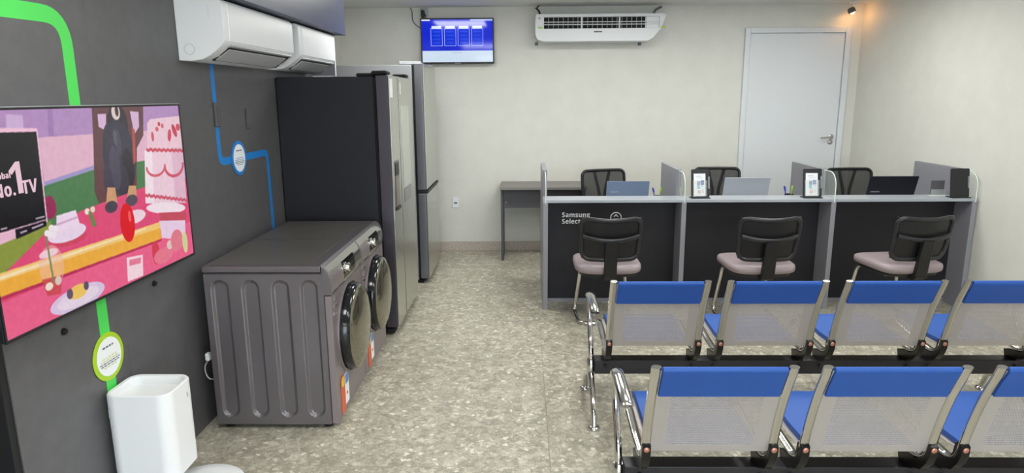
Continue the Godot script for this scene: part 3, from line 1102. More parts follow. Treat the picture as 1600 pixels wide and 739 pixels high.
# ---------------------------------------------------------------- washers and refrigerators
func washing_machine() -> Node3D:
	var t := thing("washing_machine", "dark grey front-loading washer with ribbed side below the television", "washing machine", Vector3(-1.225, 0, -3.372), "dark grey front-loading washers")
	var b := mb()
	b.bx(-0.305, 0.272, 0.022, 0.804, -0.282, 0.282, 0.004)
	obj("body", b, M.inox, t)
	# pressed side panels with four long grooves
	var groove := func(x: float, y: float) -> float:
		var d := 0.0
		for k: float in [0.128, 0.385, 0.636, 0.877]:
			var cx := -0.302 + k * 0.572
			var dy := maxf(0.0, maxf(y - 0.727, 0.107 - y))
			var r := sqrt((x - cx) * (x - cx) + dy * dy) / 0.044
			if r < 1.0:
				var w := clampf((1.0 - r) / 0.33, 0.0, 1.0)
				d = maxf(d, w * w * (3 - 2 * w))
		return d
	for s: float in [1.0, -1.0]:
		b = mb()
		b.sheet(func(u: float, w: float) -> Vector3:
			var x := -0.302 + u * 0.572
			var y := 0.026 + w * 0.774
			var z := 0.2965 - 0.013 * float(groove.call(x, y))
			return Vector3(x if s > 0 else -0.032 - x, y, s * z), 110 if s > 0 else 60, 90 if s > 0 else 40)
		obj("side_panel", b, M.inox, t)
	b = mb()
	b.prism(PackedVector2Array([Vector2(0.274, 0.03), Vector2(0.302, 0.03), Vector2(0.305, 0.3), Vector2(0.305, 0.69), Vector2(0.274, 0.69)]), -0.297, 0.297, 0.003)
	obj("front_frame", b, M.inox_light, t)
	b = mb()
	b.bx(-0.308, 0.262, 0.806, 0.838, -0.298, 0.298, 0.006)
	obj("lid", b, M.inox, t)
	b = mb()
	b.bx(-0.275, 0.205, 0.8385, 0.8405, -0.27, 0.27, 0.001)
	obj("lid_inset", b, M.inox_top, t)
	# control fascia
	b = mb()
	b.prism(PackedVector2Array([Vector2(0.264, 0.694), Vector2(0.307, 0.694), Vector2(0.312, 0.73), Vector2(0.309, 0.77), Vector2(0.297, 0.808), Vector2(0.28, 0.83), Vector2(0.264, 0.838)]), -0.298, 0.298, 0.004)
	var fas := obj("control_fascia", b, M.inox, t)
	b = mb()
	b.prism(PackedVector2Array([Vector2(0.300, 0.698), Vector2(0.3078, 0.698), Vector2(0.3128, 0.73), Vector2(0.3098, 0.77), Vector2(0.2978, 0.8085), Vector2(0.2808, 0.8308), Vector2(0.275, 0.826), Vector2(0.29, 0.80)]), -0.288, 0.288)
	obj("fascia_skin", b, M.panel_gloss, fas)
	b = mb()
	b.prism(PackedVector2Array([Vector2(0.300, 0.715), Vector2(0.3118, 0.715), Vector2(0.3135, 0.73), Vector2(0.3105, 0.77), Vector2(0.2998, 0.803), Vector2(0.29, 0.803)]), -0.16, 0.075)
	obj("display_window", b, M.black_gloss, fas)
	b = mb()
	b.prism(PackedVector2Array([Vector2(0.300, 0.71), Vector2(0.312, 0.71), Vector2(0.3135, 0.73), Vector2(0.3105, 0.77), Vector2(0.301, 0.8), Vector2(0.29, 0.8)]), 0.10, 0.285, 0.002)
	obj("detergent_drawer", b, M.inox_light, fas)
	b = mb()
	b.t = Transform3D(Basis(Vector3.BACK, -PI / 2 + 0.12), Vector3(0.307, 0.765, 0.035))
	b.lathe(PackedVector2Array([Vector2(0.03, 0), Vector2(0.03, 0.008), Vector2(0.025, 0.01), Vector2(0.024, 0.026), Vector2(0.021, 0.03), Vector2(0, 0.03)]), 28)
	obj("program_knob", b, M.chrome, fas)
	# porthole
	b = mb()
	b.t = Transform3D(Basis(Vector3.BACK, -PI / 2), Vector3(0.304, 0.435, -0.02))
	b.lathe(PackedVector2Array([Vector2(0.228, 0), Vector2(0.228, 0.03), Vector2(0.222, 0.05), Vector2(0.208, 0.058), Vector2(0.19, 0.056)]), 64)
	var dr := obj("porthole_door", b, M.ring_black, t)
	b = mb()
	b.t = Transform3D(Basis(Vector3.BACK, -PI / 2), Vector3(0.304, 0.435, -0.02))
	b.lathe(PackedVector2Array([Vector2(0.219, 0.0535), Vector2(0.212, 0.06), Vector2(0.17, 0.074), Vector2(0.11, 0.082), Vector2(0.05, 0.086), Vector2(0, 0.087)]), 64)
	obj("door_glass", b, M.door_glass, dr)
	b = mb()
	b.t = Transform3D(Basis(Vector3.BACK, -PI / 2), Vector3(0.304, 0.435, -0.02))
	b.lathe(PackedVector2Array([Vector2(0.246, 0), Vector2(0.246, 0.006), Vector2(0.237, 0.008)]), 64)
	obj("door_surround", b, M.inox_light, t)
	# buttons under the fascia
	for i in 3:
		b = mb()
		b.bx(0.304, 0.310, 0.655 - i * 0.035, 0.672 - i * 0.035, 0.215 + i * 0.012, 0.255 + i * 0.012, 0.002)
		obj("touch_button", b, M.chrome, t)
	# stickers
	b = mb()
	b.bx(0.304, 0.3062, 0.04, 0.185, 0.16, 0.222)
	var st := obj("energy_sticker", b, M.orange, t)
	b = mb()
	b.t = Transform3D(Basis(Vector3.UP, PI / 2), Vector3(0.306, 0.205, 0.19))
	b.prism(disc(0.037, 24), 0.0, 0.0008)
	obj("sticker_rim", b, M.orange, st)
	b = mb()
	b.t = Transform3D(Basis(Vector3.UP, PI / 2), Vector3(0.3068, 0.205, 0.19))
	b.prism(disc(0.027, 24), 0.0, 0.0008)
	obj("sticker_disc", b, M.yellow, st)
	b = mb()
	b.bx(0.304, 0.3062, 0.065, 0.225, 0.085, 0.15)
	var st2 := obj("info_sticker", b, M.paper, t)
	b = mb()
	b.bx(0.3062, 0.3068, 0.17, 0.22, 0.09, 0.145)
	obj("sticker_heading", b, M.sky_blue, st2)
	b = mb()
	b.bx(0.3062, 0.3068, 0.11, 0.125, 0.108, 0.135)
	obj("sticker_mark", b, M.orange, st2)
	for x: float in [-0.26, 0.24]:
		for z: float in [-0.25, 0.25]:
			b = mb()
			b.t.origin = Vector3(x, 0, z)
			b.lathe(PackedVector2Array([Vector2(0, 0), Vector2(0.022, 0), Vector2(0.022, 0.012), Vector2(0.014, 0.014), Vector2(0.014, 0.024)]), 14)
			obj("foot", b, M.rubber, t)
	return t

func appliances() -> void:
	var w := washing_machine()
	dup(w, "washing_machine", Vector3(-1.225, 0, -3.976), 0.0, "dark grey front-loading washer standing against the black refrigerator", "dark grey front-loading washers")
	# power lead hanging behind the near washer
	var t := thing("power_lead", "white power lead with plug hanging behind the ribbed washer", "power lead", Vector3(-1.56, 0.3, -3.1))
	var b := mb()
	b.box(Vector3(0.006, 0.075, 0.0), Vector3(0.022, 0.038, 0.03), 0.004)
	obj("plug", b, M.print_white, t)
	b = mb()
	b.tube(fillet([Vector3(0.005, 0.06, 0), Vector3(-0.02, 0.02, 0.0), Vector3(-0.012, -0.03, 0.0), Vector3(0.01, -0.05, 0), Vector3(0.02, -0.05, -0.05)], 0.03, 6), 0.0035, 8)
	obj("cord", b, M.grey_plastic, t)

	# black side-by-side refrigerator
	t = thing("refrigerator", "side-by-side refrigerator with black flank and pale steel doors behind washers", "refrigerator", Vector3(-1.25, 0, -4.86))
	b = mb()
	b.bx(-0.345, 0.285, 0.05, 1.752, -0.44, 0.44, 0.006)
	obj("cabinet", b, M.fridge_side, t)
	b = mb()
	b.bx(0.285, 0.298, 0.06, 1.745, -0.425, 0.425)
	obj("door_gasket", b, M.rubber, t)
	b = mb()
	b.bx(-0.3, 0.30, 0.0, 0.05, -0.42, 0.42, 0.004)
	b.bx(0.30, 0.36, 0.012, 0.05, 0.33, 0.435, 0.008)
	b.bx(0.30, 0.36, 0.012, 0.05, -0.435, -0.33, 0.008)
	obj("plinth", b, M.rubber, t)
	for k in [[0.131, 0.443, "door", 1], [-0.443, 0.119, "door", 0]]:
		b = mb()
		b.bx(0.300, 0.384, 0.056, 1.762, k[0], k[1], 0.008)
		var d := obj("door", b, M.fridge_edge, t)
		b = mb()
		b.bx(0.3835, 0.3895, 0.062, 1.756, k[0] + 0.006, k[1] - 0.006, 0.002)
		obj("door_skin", b, M.fridge_door, d)
		if k[3] == 1:
			b = mb()
			b.bx(0.389, 0.3915, 0.86, 1.20, 0.215, 0.365, 0.001)
			var dp := obj("dispenser", b, M.black_gloss, d)
			b = mb()
			b.bx(0.3916, 0.394, 1.10, 1.185, 0.23, 0.35, 0.001)
			obj("dispenser_panel", b, M.black, dp)
			b = mb()
			b.bx(0.3916, 0.400, 0.865, 0.885, 0.225, 0.355, 0.002)
			obj("drip_tray", b, M.fridge_edge, dp)
			b = mb()
			b.bx(0.3916, 0.3925, 0.895, 1.09, 0.235, 0.345)
			obj("dispenser_recess", b, mat("6e5652", 0.15, 0.5), dp)
			b = mb()
			b.bx(0.3896, 0.3902, 1.62, 1.74, 0.33, 0.425)
			obj("label_sticker", b, M.paper, d)
		else:
			b = mb()
			b.bx(0.3896, 0.3915, 0.98, 1.56, -0.26, 0.03, 0.0008)
			obj("glass_panel", b, mat("c9cfc6", 0.12, 0.6), d)
			b = mb()
			b.bx(0.3896, 0.3918, 0.87, 0.97, -0.26, 0.03, 0.0008)
			obj("lower_strip", b, mat("84878a", 0.2, 0.6), d)
			b = mb()
			b.bx(0.3896, 0.3902, 1.64, 1.72, 0.03, 0.06)
			obj("label_sticker", b, M.paper, d)
	for z: float in [-0.36, 0.36]:
		b = mb()
		b.bx(0.27, 0.375, 1.763, 1.79, z - 0.06, z + 0.06, 0.01)
		b.bx(0.17, 0.284, 1.753, 1.775, z - 0.05, z + 0.05, 0.008)
		obj("hinge_cover", b, M.rubber, t)

	# taller steel refrigerator at the back
	t = thing("refrigerator", "taller all-steel refrigerator with freezer drawer next to the back wall", "refrigerator", Vector3(-1.25, 0, -6.13))
	b = mb()
	b.bx(-0.345, 0.325, 0.03, 1.885, -0.38, 0.38, 0.006)
	obj("cabinet", b, M.fridge2_side, t)
	b = mb()
	b.bx(-0.3, 0.36, 0.0, 0.03, -0.36, 0.36)
	obj("plinth", b, M.rubber, t)
	b = mb()
	b.bx(0.325, 0.338, 0.05, 1.88, -0.37, 0.37)
	obj("door_gasket", b, M.rubber, t)
	for k in [[0.83, 1.90], [0.04, 0.805]]:
		b = mb()
		b.bx(0.338, 0.415, k[0], k[1], -0.38, 0.38, 0.01)
		var d := obj("upper_door" if k[0] > 0.5 else "freezer_drawer", b, M.fridge2_edge, t)
		b = mb()
		b.bx(0.4145, 0.4205, k[0] + 0.008, k[1] - 0.008, -0.373, 0.373, 0.002)
		obj("door_skin", b, M.fridge_door, d)
	b = mb()
	b.bx(0.33, 0.428, 0.806, 0.829, -0.36, 0.36, 0.003)
	obj("handle_recess", b, M.black, t)
	b = mb()
	b.bx(0.22, 0.40, 1.886, 1.912, 0.27, 0.375, 0.006)
	obj("hinge_cover", b, M.grey_plastic, t)
	b = mb()
	b.bx(0.22, 0.40, 1.886, 1.912, -0.375, -0.27, 0.006)
	obj("hinge_cover", b, M.grey_plastic, t)

# ---------------------------------------------------------------- back wall: screen, air conditioner, spot, outlet, side table
func back_wall_things() -> void:
	var t := thing("queue_screen", "small wall television with blue queue display on cream wall", "television", Vector3(-0.652, 1.942, Z_B))
	var b := mb()
	b.bx(-0.2, 0.2, 0.08, 0.36, 0.0, 0.03)
	obj("wall_mount", b, M.black, t)
	b = mb()
	b.bx(-0.366, 0.366, 0.004, 0.446, 0.03, 0.075, 0.006)
	obj("housing", b, M.black, t)
	b = mb()
	for s: float in [-1.0, 1.0]:
		b.bx(s * 0.366, s * 0.354, 0.004, 0.446, 0.072, 0.083, 0.002)
	b.bx(-0.354, 0.354, 0.434, 0.446, 0.072, 0.083, 0.002)
	b.bx(-0.354, 0.354, 0.004, 0.022, 0.072, 0.083, 0.002)
	obj("bezel", b, M.plastic, t)
	var p := Pic.new(512, 300, Color8(16, 40, 214))
	p.poly([[0, 0], [60, 0], [60, 10], [0, 10]], Color8(235, 240, 255))
	p.poly([[350, 0], [512, 0], [512, 12], [350, 10]], Color8(190, 200, 250))
	for k in 4:
		var x0 := 64 + k * 98
		p.poly([[x0, 60], [x0 + 84, 60], [x0 + 84, 186], [x0, 186]], Color8(190, 205, 255))
		p.poly([[x0 + 3, 63], [x0 + 81, 63], [x0 + 81, 183], [x0 + 3, 183]], Color8(10, 50, 225))
		p.poly([[x0 + 8, 46], [x0 + 76, 46], [x0 + 76, 66], [x0 + 8, 66]], Color8(232, 240, 255))
		for r in 4:
			p.poly([[x0 + 16, 82 + r * 26], [x0 + 68, 82 + r * 26], [x0 + 68, 90 + r * 26], [x0 + 16, 90 + r * 26]], Color8(30, 80, 240))
	p.poly([[0, 220], [512, 220], [512, 300], [0, 300]], Color8(214, 232, 250))
	p.poly([[215, 232], [290, 232], [290, 236], [215, 236]], Color8(180, 195, 225))
	b = mb()
	b.flat4(Vector3(-0.354, 0.434, 0.0775), Vector3(0.354, 0.434, 0.0775), Vector3(0.354, 0.022, 0.0775), Vector3(-0.354, 0.022, 0.0775), Vector3.BACK)
	obj("screen", b, mat("040406", 0.07, 0.0, {"emission_enabled": true, "emission": Color.BLACK, "emission_texture": p.tex(), "emission_energy_multiplier": 0.9}), t)
	b = mb()
	b.bx(-0.03, 0.03, 0.0085, 0.015, 0.083, 0.0836)
	obj("maker_badge", b, M.grey_plastic, t)
	# socket and leads above the screen
	t = thing("wall_socket", "dark plug and socket on cream wall above the queue screen", "socket", Vector3(-0.985, 2.455, Z_B))
	b = mb()
	b.box(Vector3(0, 0, 0.006), Vector3(0.075, 0.075, 0.012), 0.003)
	obj("face_plate", b, M.grey_plastic, t)
	b = mb()
	b.box(Vector3(-0.012, -0.02, 0.03), Vector3(0.036, 0.07, 0.036), 0.006)
	obj("plug", b, M.plastic, t)
	b = mb()
	b.tube(fillet([Vector3(-0.01, -0.055, 0.03), Vector3(-0.005, -0.09, 0.03), Vector3(0.01, -0.12, 0.02)], 0.02), 0.004, 6)
	b.tube(fillet([Vector3(0.01, -0.02, 0.02), Vector3(0.02, -0.07, 0.025), Vector3(0.05, -0.095, 0.02), Vector3(0.05, -0.12, 0.02)], 0.02), 0.004, 6)
	obj("lead", b, M.plastic, t)
	b = mb()
	b.tube(fillet([Vector3(-1.125, 2.495, Z_B + 0.006), Vector3(-1.105, 2.46, Z_B + 0.006), Vector3(-1.11, 2.37, Z_B + 0.006), Vector3(-1.05, 2.31, Z_B + 0.006), Vector3(-0.97, 2.28, Z_B + 0.02)], 0.05, 6), 0.005, 8)
	var c := obj("antenna_cable", b, M.print_grey, self)
	c.set_meta("label", "thin grey cable running down the cream wall to the queue screen")
	c.set_meta("category", "cable")

	# ceiling-hung air conditioner with open intake grille
	t = thing("console_air_conditioner", "white console air conditioner with dark intake grille hung near the ceiling", "air conditioner", Vector3(0.765, 2.14, -6.93))
	var body := PackedVector2Array([Vector2(-0.63, 0.265), Vector2(0.595, 0.265), Vector2(0.635, 0.25), Vector2(0.618, 0.19), Vector2(0.575, 0.11), Vector2(0.505, 0.03), Vector2(0.455, 0.0), Vector2(-0.565, 0.0), Vector2(-0.62, 0.02), Vector2(-0.642, 0.07), Vector2(-0.645, 0.20), Vector2(-0.64, 0.255)])
	b = mb()
	b.prism(body, -0.10, 0.075, 0.012)
	obj("body", b, M.white_soft, t)
	# front plate round the intake
	var gx0 := -0.556
	var gx1 := 0.565
	var gy0 := 0.125
	var gy1 := 0.232
	b = mb()
	b.prism(PackedVector2Array([Vector2(-0.63, 0.262), Vector2(0.595, 0.262), Vector2(0.632, 0.248), Vector2(0.625, gy1), Vector2(-0.638, gy1)]), 0.075, 0.105, 0.004)
	b.prism(PackedVector2Array([Vector2(-0.638, gy1), Vector2(gx0, gy1), Vector2(gx0, gy0), Vector2(-0.64, gy0)]), 0.075, 0.105)
	b.prism(PackedVector2Array([Vector2(gx1, gy1), Vector2(0.625, gy1), Vector2(0.585, gy0), Vector2(gx1, gy0)]), 0.075, 0.105)
	obj("intake_frame", b, M.white_soft, t)
	b = mb()
	b.prism(PackedVector2Array([Vector2(-0.64, gy0), Vector2(0.585, gy0), Vector2(0.505, 0.03), Vector2(0.455, 0.004), Vector2(-0.56, 0.004), Vector2(-0.62, 0.025), Vector2(-0.64, 0.07)]), 0.075, 0.11, 0.006)
	obj("lower_panel", b, M.white, t)
	b = mb()
	b.bx(gx0, 0.43, gy0, gy1, 0.0752, 0.078)
	obj("intake_mesh", b, M.rubber, t)
	b = mb()
	b.bx(0.43, gx1, gy0, gy1, 0.0752, 0.082)
	obj("electric_box", b, M.white, t)
	for x: float in [-0.19, 0.178]:
		b = mb()
		b.bx(x - 0.007, x + 0.007, gy0, gy1, 0.08, 0.104, 0.002)
		obj("grille_post", b, M.white_soft, t)
	for y: float in [0.163, 0.187]:
		b = mb()
		b.bx(gx0, gx1, y - 0.0035, y + 0.0035, 0.084, 0.1, 0.001)
		obj("grille_bar", b, M.white_soft, t)
	for i in 22:
		var x := gx0 + 0.046 + i * 0.0475
		if absf(x + 0.19) < 0.012 or absf(x - 0.178) < 0.012 or x > 0.44:
			continue
		b = mb()
		b.bx(x - 0.0018, x + 0.0018, gy0, gy1, 0.079, 0.09)
		obj("grille_slat", b, M.louver, t)
	b = mb()
	b.t.origin = Vector3(-0.03, 0.093, 0.11)
	b.bx(-0.04, 0.04, -0.006, 0.006, 0.0, 0.0012)
	obj("maker_badge", b, M.print_grey, t)
	for s: Array in [[-0.59, 0.135], [0.6, 0.132]]:
		b = mb()
		b.bx(s[0] - 0.022, s[0] + 0.022, s[1] - 0.008, s[1] + 0.008, 0.1052, 0.1065)
		obj("warning_sticker", b, M.pen_green, t)
	b = mb()
	b.t = Transform3D(Basis(Vector3.RIGHT, PI / 2), Vector3(-0.60, 0.222, 0.105))
	b.lathe(PackedVector2Array([Vector2(0.011, 0), Vector2(0.009, 0.003), Vector2(0, 0.003)]), 16)
	obj("screw_cap", b, M.chrome, t)
	b = mb()
	b.tube(fillet([Vector3(0.52, 0.262, 0.0), Vector3(0.54, 0.305, 0.0), Vector3(0.60, 0.335, -0.02)], 0.02), 0.012, 8)
	obj("hanging_bracket", b, M.print_grey, t)
	b = mb()
	b.tube(fillet([Vector3(-0.60, 0.26, 0.0), Vector3(-0.60, 0.30, 0.0), Vector3(-0.63, 0.325, -0.02), Vector3(-0.60, 0.358, -0.02)], 0.02), 0.006, 8)
	b.tube(fillet([Vector3(-0.585, 0.262, 0.0), Vector3(-0.60, 0.31, 0.01), Vector3(-0.64, 0.33, 0.0)], 0.02), 0.005, 8)
	obj("hanging_bracket", b, M.rubber, t)
	for s: Array in [[-0.625, 0.0], [0.40, -0.008]]:
		b = mb()
		b.t.origin = Vector3(s[0], s[1] - 0.022, -0.03)
		b.lathe(PackedVector2Array([Vector2(0, 0), Vector2(0.016, 0.0), Vector2(0.018, 0.012), Vector2(0.014, 0.034)]), 14)
		obj("pipe_stub", b, M.print_grey, t)

	# warm spot by the corner
	t = thing("spot_lamp", "small warm spotlight lit in the ceiling corner above the door", "spotlight", Vector3(3.225, H_CEIL, -6.92))
	b = mb()
	b.lathe(PackedVector2Array([Vector2(0, -0.012), Vector2(0.035, -0.012), Vector2(0.038, -0.006), Vector2(0.038, 0)]), 24)
	obj("ceiling_rose", b, M.white, t)
	b = mb()
	b.tube(fillet([Vector3(0, -0.012, 0), Vector3(0, -0.05, 0.0), Vector3(-0.012, -0.06, 0)], 0.01), 0.006, 8)
	obj("arm", b, M.white, t)
	var aim := Basis(Vector3.BACK, 0.5)
	b = mb()
	b.t = Transform3D(aim, Vector3(-0.01, -0.085, 0))
	b.lathe(PackedVector2Array([Vector2(0, 0.035), Vector2(0.022, 0.035), Vector2(0.034, 0.022), Vector2(0.036, -0.012), Vector2(0.032, -0.012), Vector2(0.03, 0.018), Vector2(0, 0.02)]), 24)
	obj("lamp_head", b, M.plate_dark, t)
	b = mb()
	b.t = Transform3D(aim, Vector3(-0.01, -0.085, 0))
	b.superell(Vector3(0, -0.01, 0), Vector3(0.022, 0.022, 0.022), 1.0, 1.0, 20, 10)
	obj("bulb", b, M.bulb, t)
	var l := OmniLight3D.new()
	l.name = "warm_lamp"
	l.position = aim * Vector3(0, -0.01, 0) + Vector3(-0.01, -0.085, 0)
	l.light_energy = 0.022
	l.light_color = Color(1.0, 0.72, 0.42)
	l.light_size = 0.02
	l.omni_range = 14.0
	l.omni_attenuation = 2.0
	l.shadow_enabled = true
	t.add_child(l)

	# outlet low on the wall
	t = thing("wall_outlet", "white electrical outlet low on the cream wall beside refrigerator", "outlet", Vector3(-0.715, 0.525, Z_B))
	b = mb()
	b.box(Vector3(0, 0, 0.005), Vector3(0.076, 0.118, 0.01), 0.004)
	obj("face_plate", b, M.white, t)
	b = mb()
	b.box(Vector3(0, -0.005, 0.0105), Vector3(0.034, 0.018, 0.002), 0.0005)
	obj("socket_slot", b, M.print_grey, t)

	# side table
	t = thing("side_table", "plain dark taupe office table against the cream back wall", "table", Vector3(0.2, 0, -6.72))
	b = mb()
	b.bx(-0.425, 0.425, 0.725, 0.75, -0.3, 0.2, 0.002)
	obj("table_top", b, M.lam_brown, t)
	for s: float in [-1.0, 1.0]:
		b = mb()
		b.bx(s * 0.42, s * 0.395, 0.0, 0.7245, -0.27, 0.13, 0.002)
		obj("leg_panel", b, M.lam_brown_dark, t)
	b = mb()
	b.bx(-0.394, 0.394, 0.535, 0.7245, 0.085, 0.103, 0.001)
	obj("modesty_panel", b, M.lam_brown_dark, t)
	b = mb()
	b.t = Transform3D(Basis(Vector3.RIGHT, PI / 2), Vector3(-0.37, 0.59, 0.103))
	b.lathe(PackedVector2Array([Vector2(0.006, 0), Vector2(0.005, 0.002), Vector2(0, 0.002)]), 12)
	obj("screw_cap", b, M.grey_plastic, t)

# ---------------------------------------------------------------- service counters
const ZC := -5.0      # front edge of side panels and shelf
const ZP := -5.2      # black front panel
const HS := 0.856     # top of the shelf

func side_panel(t: Node3D, org: Vector3, x: float) -> void:
	var b := MB.new()
	# profile (distance behind the front edge, height)
	var pr := PackedVector2Array([Vector2(0, 0), Vector2(0.80, 0), Vector2(0.80, 1.06), Vector2(0.215, 1.06), Vector2(0.215, HS - 0.022), Vector2(0, HS - 0.022)])
	b.t = Transform3D(SIDE, Vector3(x, 0, ZC) - org)
	b.prism(pr, -0.018, 0.018, 0.0015)
	var sp := obj("side_panel", b, M.lam_grey, t)
	# clear rounded shield standing on the shelf end, with a lip hanging over the front
	var cl := PackedVector2Array([Vector2(0.212, HS + 0.001), Vector2(0.212, 1.052)])
	for i in 9:
		var a := PI / 2 + PI / 2 * i / 8.0
		cl.append(Vector2(0.10 + cos(a) * 0.106, 0.946 + sin(a) * 0.106))
	cl.append(Vector2(-0.006, 0.83))
	cl.append(Vector2(-0.0005, 0.83))
	cl.append(Vector2(-0.0005, HS + 0.001))
	b = MB.new()
	b.t = Transform3D(SIDE, Vector3(x, 0, ZC) - org)
	b.prism(cl, -0.003, 0.003)
	var sh := obj("clear_shield", b, M.acrylic, sp)
	var rim := PackedVector3Array()
	for i in range(1, cl.size() - 2):
		rim.append(Vector3(cl[i].x, cl[i].y, 0))
	b = MB.new()
	b.t = Transform3D(SIDE, Vector3(x, 0, ZC) - org)
	b.tube(rim, 0.0034, 6)
	obj("shield_edge", b, M.acrylic_edge, sp)

func counters() -> void:
	var xs := [0.17, 1.208, 2.322, 3.362]
	var labels := ["service counter with black front and white lettering beside the aisle", "service counter with plain black front between the two others", "service counter with plain black front against the cream side wall"]
	for k in 3:
		var x0: float = xs[k] + 0.018
		var x1: float = xs[k + 1] - 0.018
		var org := Vector3((xs[k] + xs[k + 1]) / 2, 0, -5.4)
		var t := thing("service_counter", labels[k], "counter", org, "grey and black service counters")
		if k == 0:
			side_panel(t, org, xs[0])
		side_panel(t, org, xs[k + 1])
		var b := mb(org)
		b.bx(x0, x1, 0.03, HS - 0.024, ZP - 0.018, ZP, 0.001)
		var fp := obj("front_panel", b, M.lam_black, t)
		b = mb(org)
		b.bx(x0, x1, 0.0, 0.029, ZP - 0.016, ZP + 0.002, 0.001)
		obj("bottom_rail", b, M.lam_grey, t)
		b = mb(org)
		b.bx(xs[k] - 0.017 if k == 0 else xs[k] + 0.0185, xs[k + 1] + 0.0175, HS - 0.0215, HS, ZP - 0.012, ZC + 0.002, 0.002)
		obj("shelf", b, M.lam_top, t)
		b = mb(org)
		b.bx(x0, x1, 0.722, 0.745, -5.79, ZP - 0.0185, 0.002)
		obj("desk_top", b, M.lam_top, t)
		if k == 0:
			var z := ZP + 0.0008
			text("lettering", "Samsung", 0.037, M.print_white, fp, Vector3(0.304, 0.709, z) - org, Basis(), true)
			text("lettering", "Select", 0.037, M.print_white, fp, Vector3(0.304, 0.657, z) - org, Basis(), true)
			b = mb()
			b.t.origin = Vector3(0.728, 0.686, z) - org
			b.tube(loop(disc(0.041, 36)), 0.004, 6, true, 0.0008, Vector3.BACK)
			b.tube(fillet([Vector3(-0.016, 0.006, 0), Vector3(0, 0.024, 0), Vector3(0.016, 0.006, 0)], 0.004), 0.004, 6, false, 0.0008, Vector3.BACK)
			b.tube(PackedVector3Array([Vector3(-0.02, -0.012, 0), Vector3(0.02, -0.012, 0)]), 0.004, 6, false, 0.0008, Vector3.BACK)
			obj("round_emblem", b, M.print_white, fp)
	laptops()
	stands()
	visitor_chairs()
	desk_chairs()

func laptop(label: String, at: Vector3, w: float, lid_mat: Material, lid_h: float, lean: float) -> void:
	var t := thing("laptop", label, "laptop", at, "laptops on the counter desks")
	var b := mb()
	b.bx(-w / 2, w / 2, 0.0, 0.015, -0.23, 0.0, 0.004)
	var base := obj("base", b, lid_mat, t)
	b = mb()
	for r in 5:
		for c in 13:
			var kx := -w / 2 + 0.03 + c * (w - 0.06) / 13.0
			b.bx(kx, kx + (w - 0.06) / 13.0 - 0.003, 0.015, 0.0165, -0.025 - r * 0.02, -0.042 - r * 0.02)
	obj("keyboard", b, M.key, base)
	b = mb()
	b.bx(-0.05, 0.05, 0.015, 0.0156, -0.215, -0.15)
	obj("touchpad", b, M.grey_plastic, base)
	var tilt := Basis(Vector3.RIGHT, lean)
	b = mb()
	b.t = Transform3D(tilt, Vector3(0, 0.016, 0.002))
	b.prism(rrect(-w / 2, 0.0, w / 2, lid_h, 0.006, 3), -0.003, 0.004, 0.0015)
	var lid := obj("lid", b, lid_mat, t)
	b = mb()
	b.t = Transform3D(tilt, Vector3(0, 0.016, 0.002))
	b.bx(-w / 2 + 0.008, w / 2 - 0.008, 0.012, lid_h - 0.008, -0.0036, -0.0031)
	obj("display", b, M.black_gloss, lid)
	var o := text("lettering", "SAMSUNG", 0.011, M.grey_plastic, lid, Vector3.ZERO, tilt, true)
	o.transform = Transform3D(tilt, Vector3(0, 0.016, 0.002)) * Transform3D(Basis(), Vector3(-w / 2 + 0.03, 0.095, 0.0042))

func laptops() -> void:
	laptop("blue-grey laptop on the desk behind the lettered counter", Vector3(0.855, 0.745, -5.50), 0.345, M.laptop_blue, 0.188, 0.28)
	laptop("silver laptop on the desk behind the middle counter", Vector3(1.808, 0.745, -5.48), 0.365, M.laptop_silver, 0.22, 0.30)
	laptop("dark navy laptop on the desk of the counter by the wall", Vector3(2.965, 0.745, -5.46), 0.385, M.laptop_dark, 0.228, 0.30)

func leaflet_tex() -> ImageTexture:
	var p := Pic.new(128, 220, Color8(240, 242, 245))
	p.poly([[22, 24], [80, 24], [80, 29], [22, 29]], Color8(170, 176, 186))
	p.poly([[34, 40], [104, 40], [104, 44], [34, 44]], Color8(190, 196, 204))
	p.poly([[36, 76], [72, 76], [66, 118], [36, 118]], Color8(120, 128, 144))
	p.poly([[36, 110], [66, 110], [66, 150], [36, 150]], Color8(120, 186, 214))
	p.poly([[76, 66], [112, 66], [112, 112], [76, 112]], Color8(62, 92, 180))
	p.poly([[84, 122], [106, 122], [106, 127], [84, 127]], Color8(90, 100, 130))
	p.poly([[42, 164], [74, 164], [74, 196], [42, 196]], Color8(240, 172, 160))
	p.poly([[84, 150], [108, 150], [108, 190], [84, 190]], Color8(206, 220, 232))
	return p.tex()

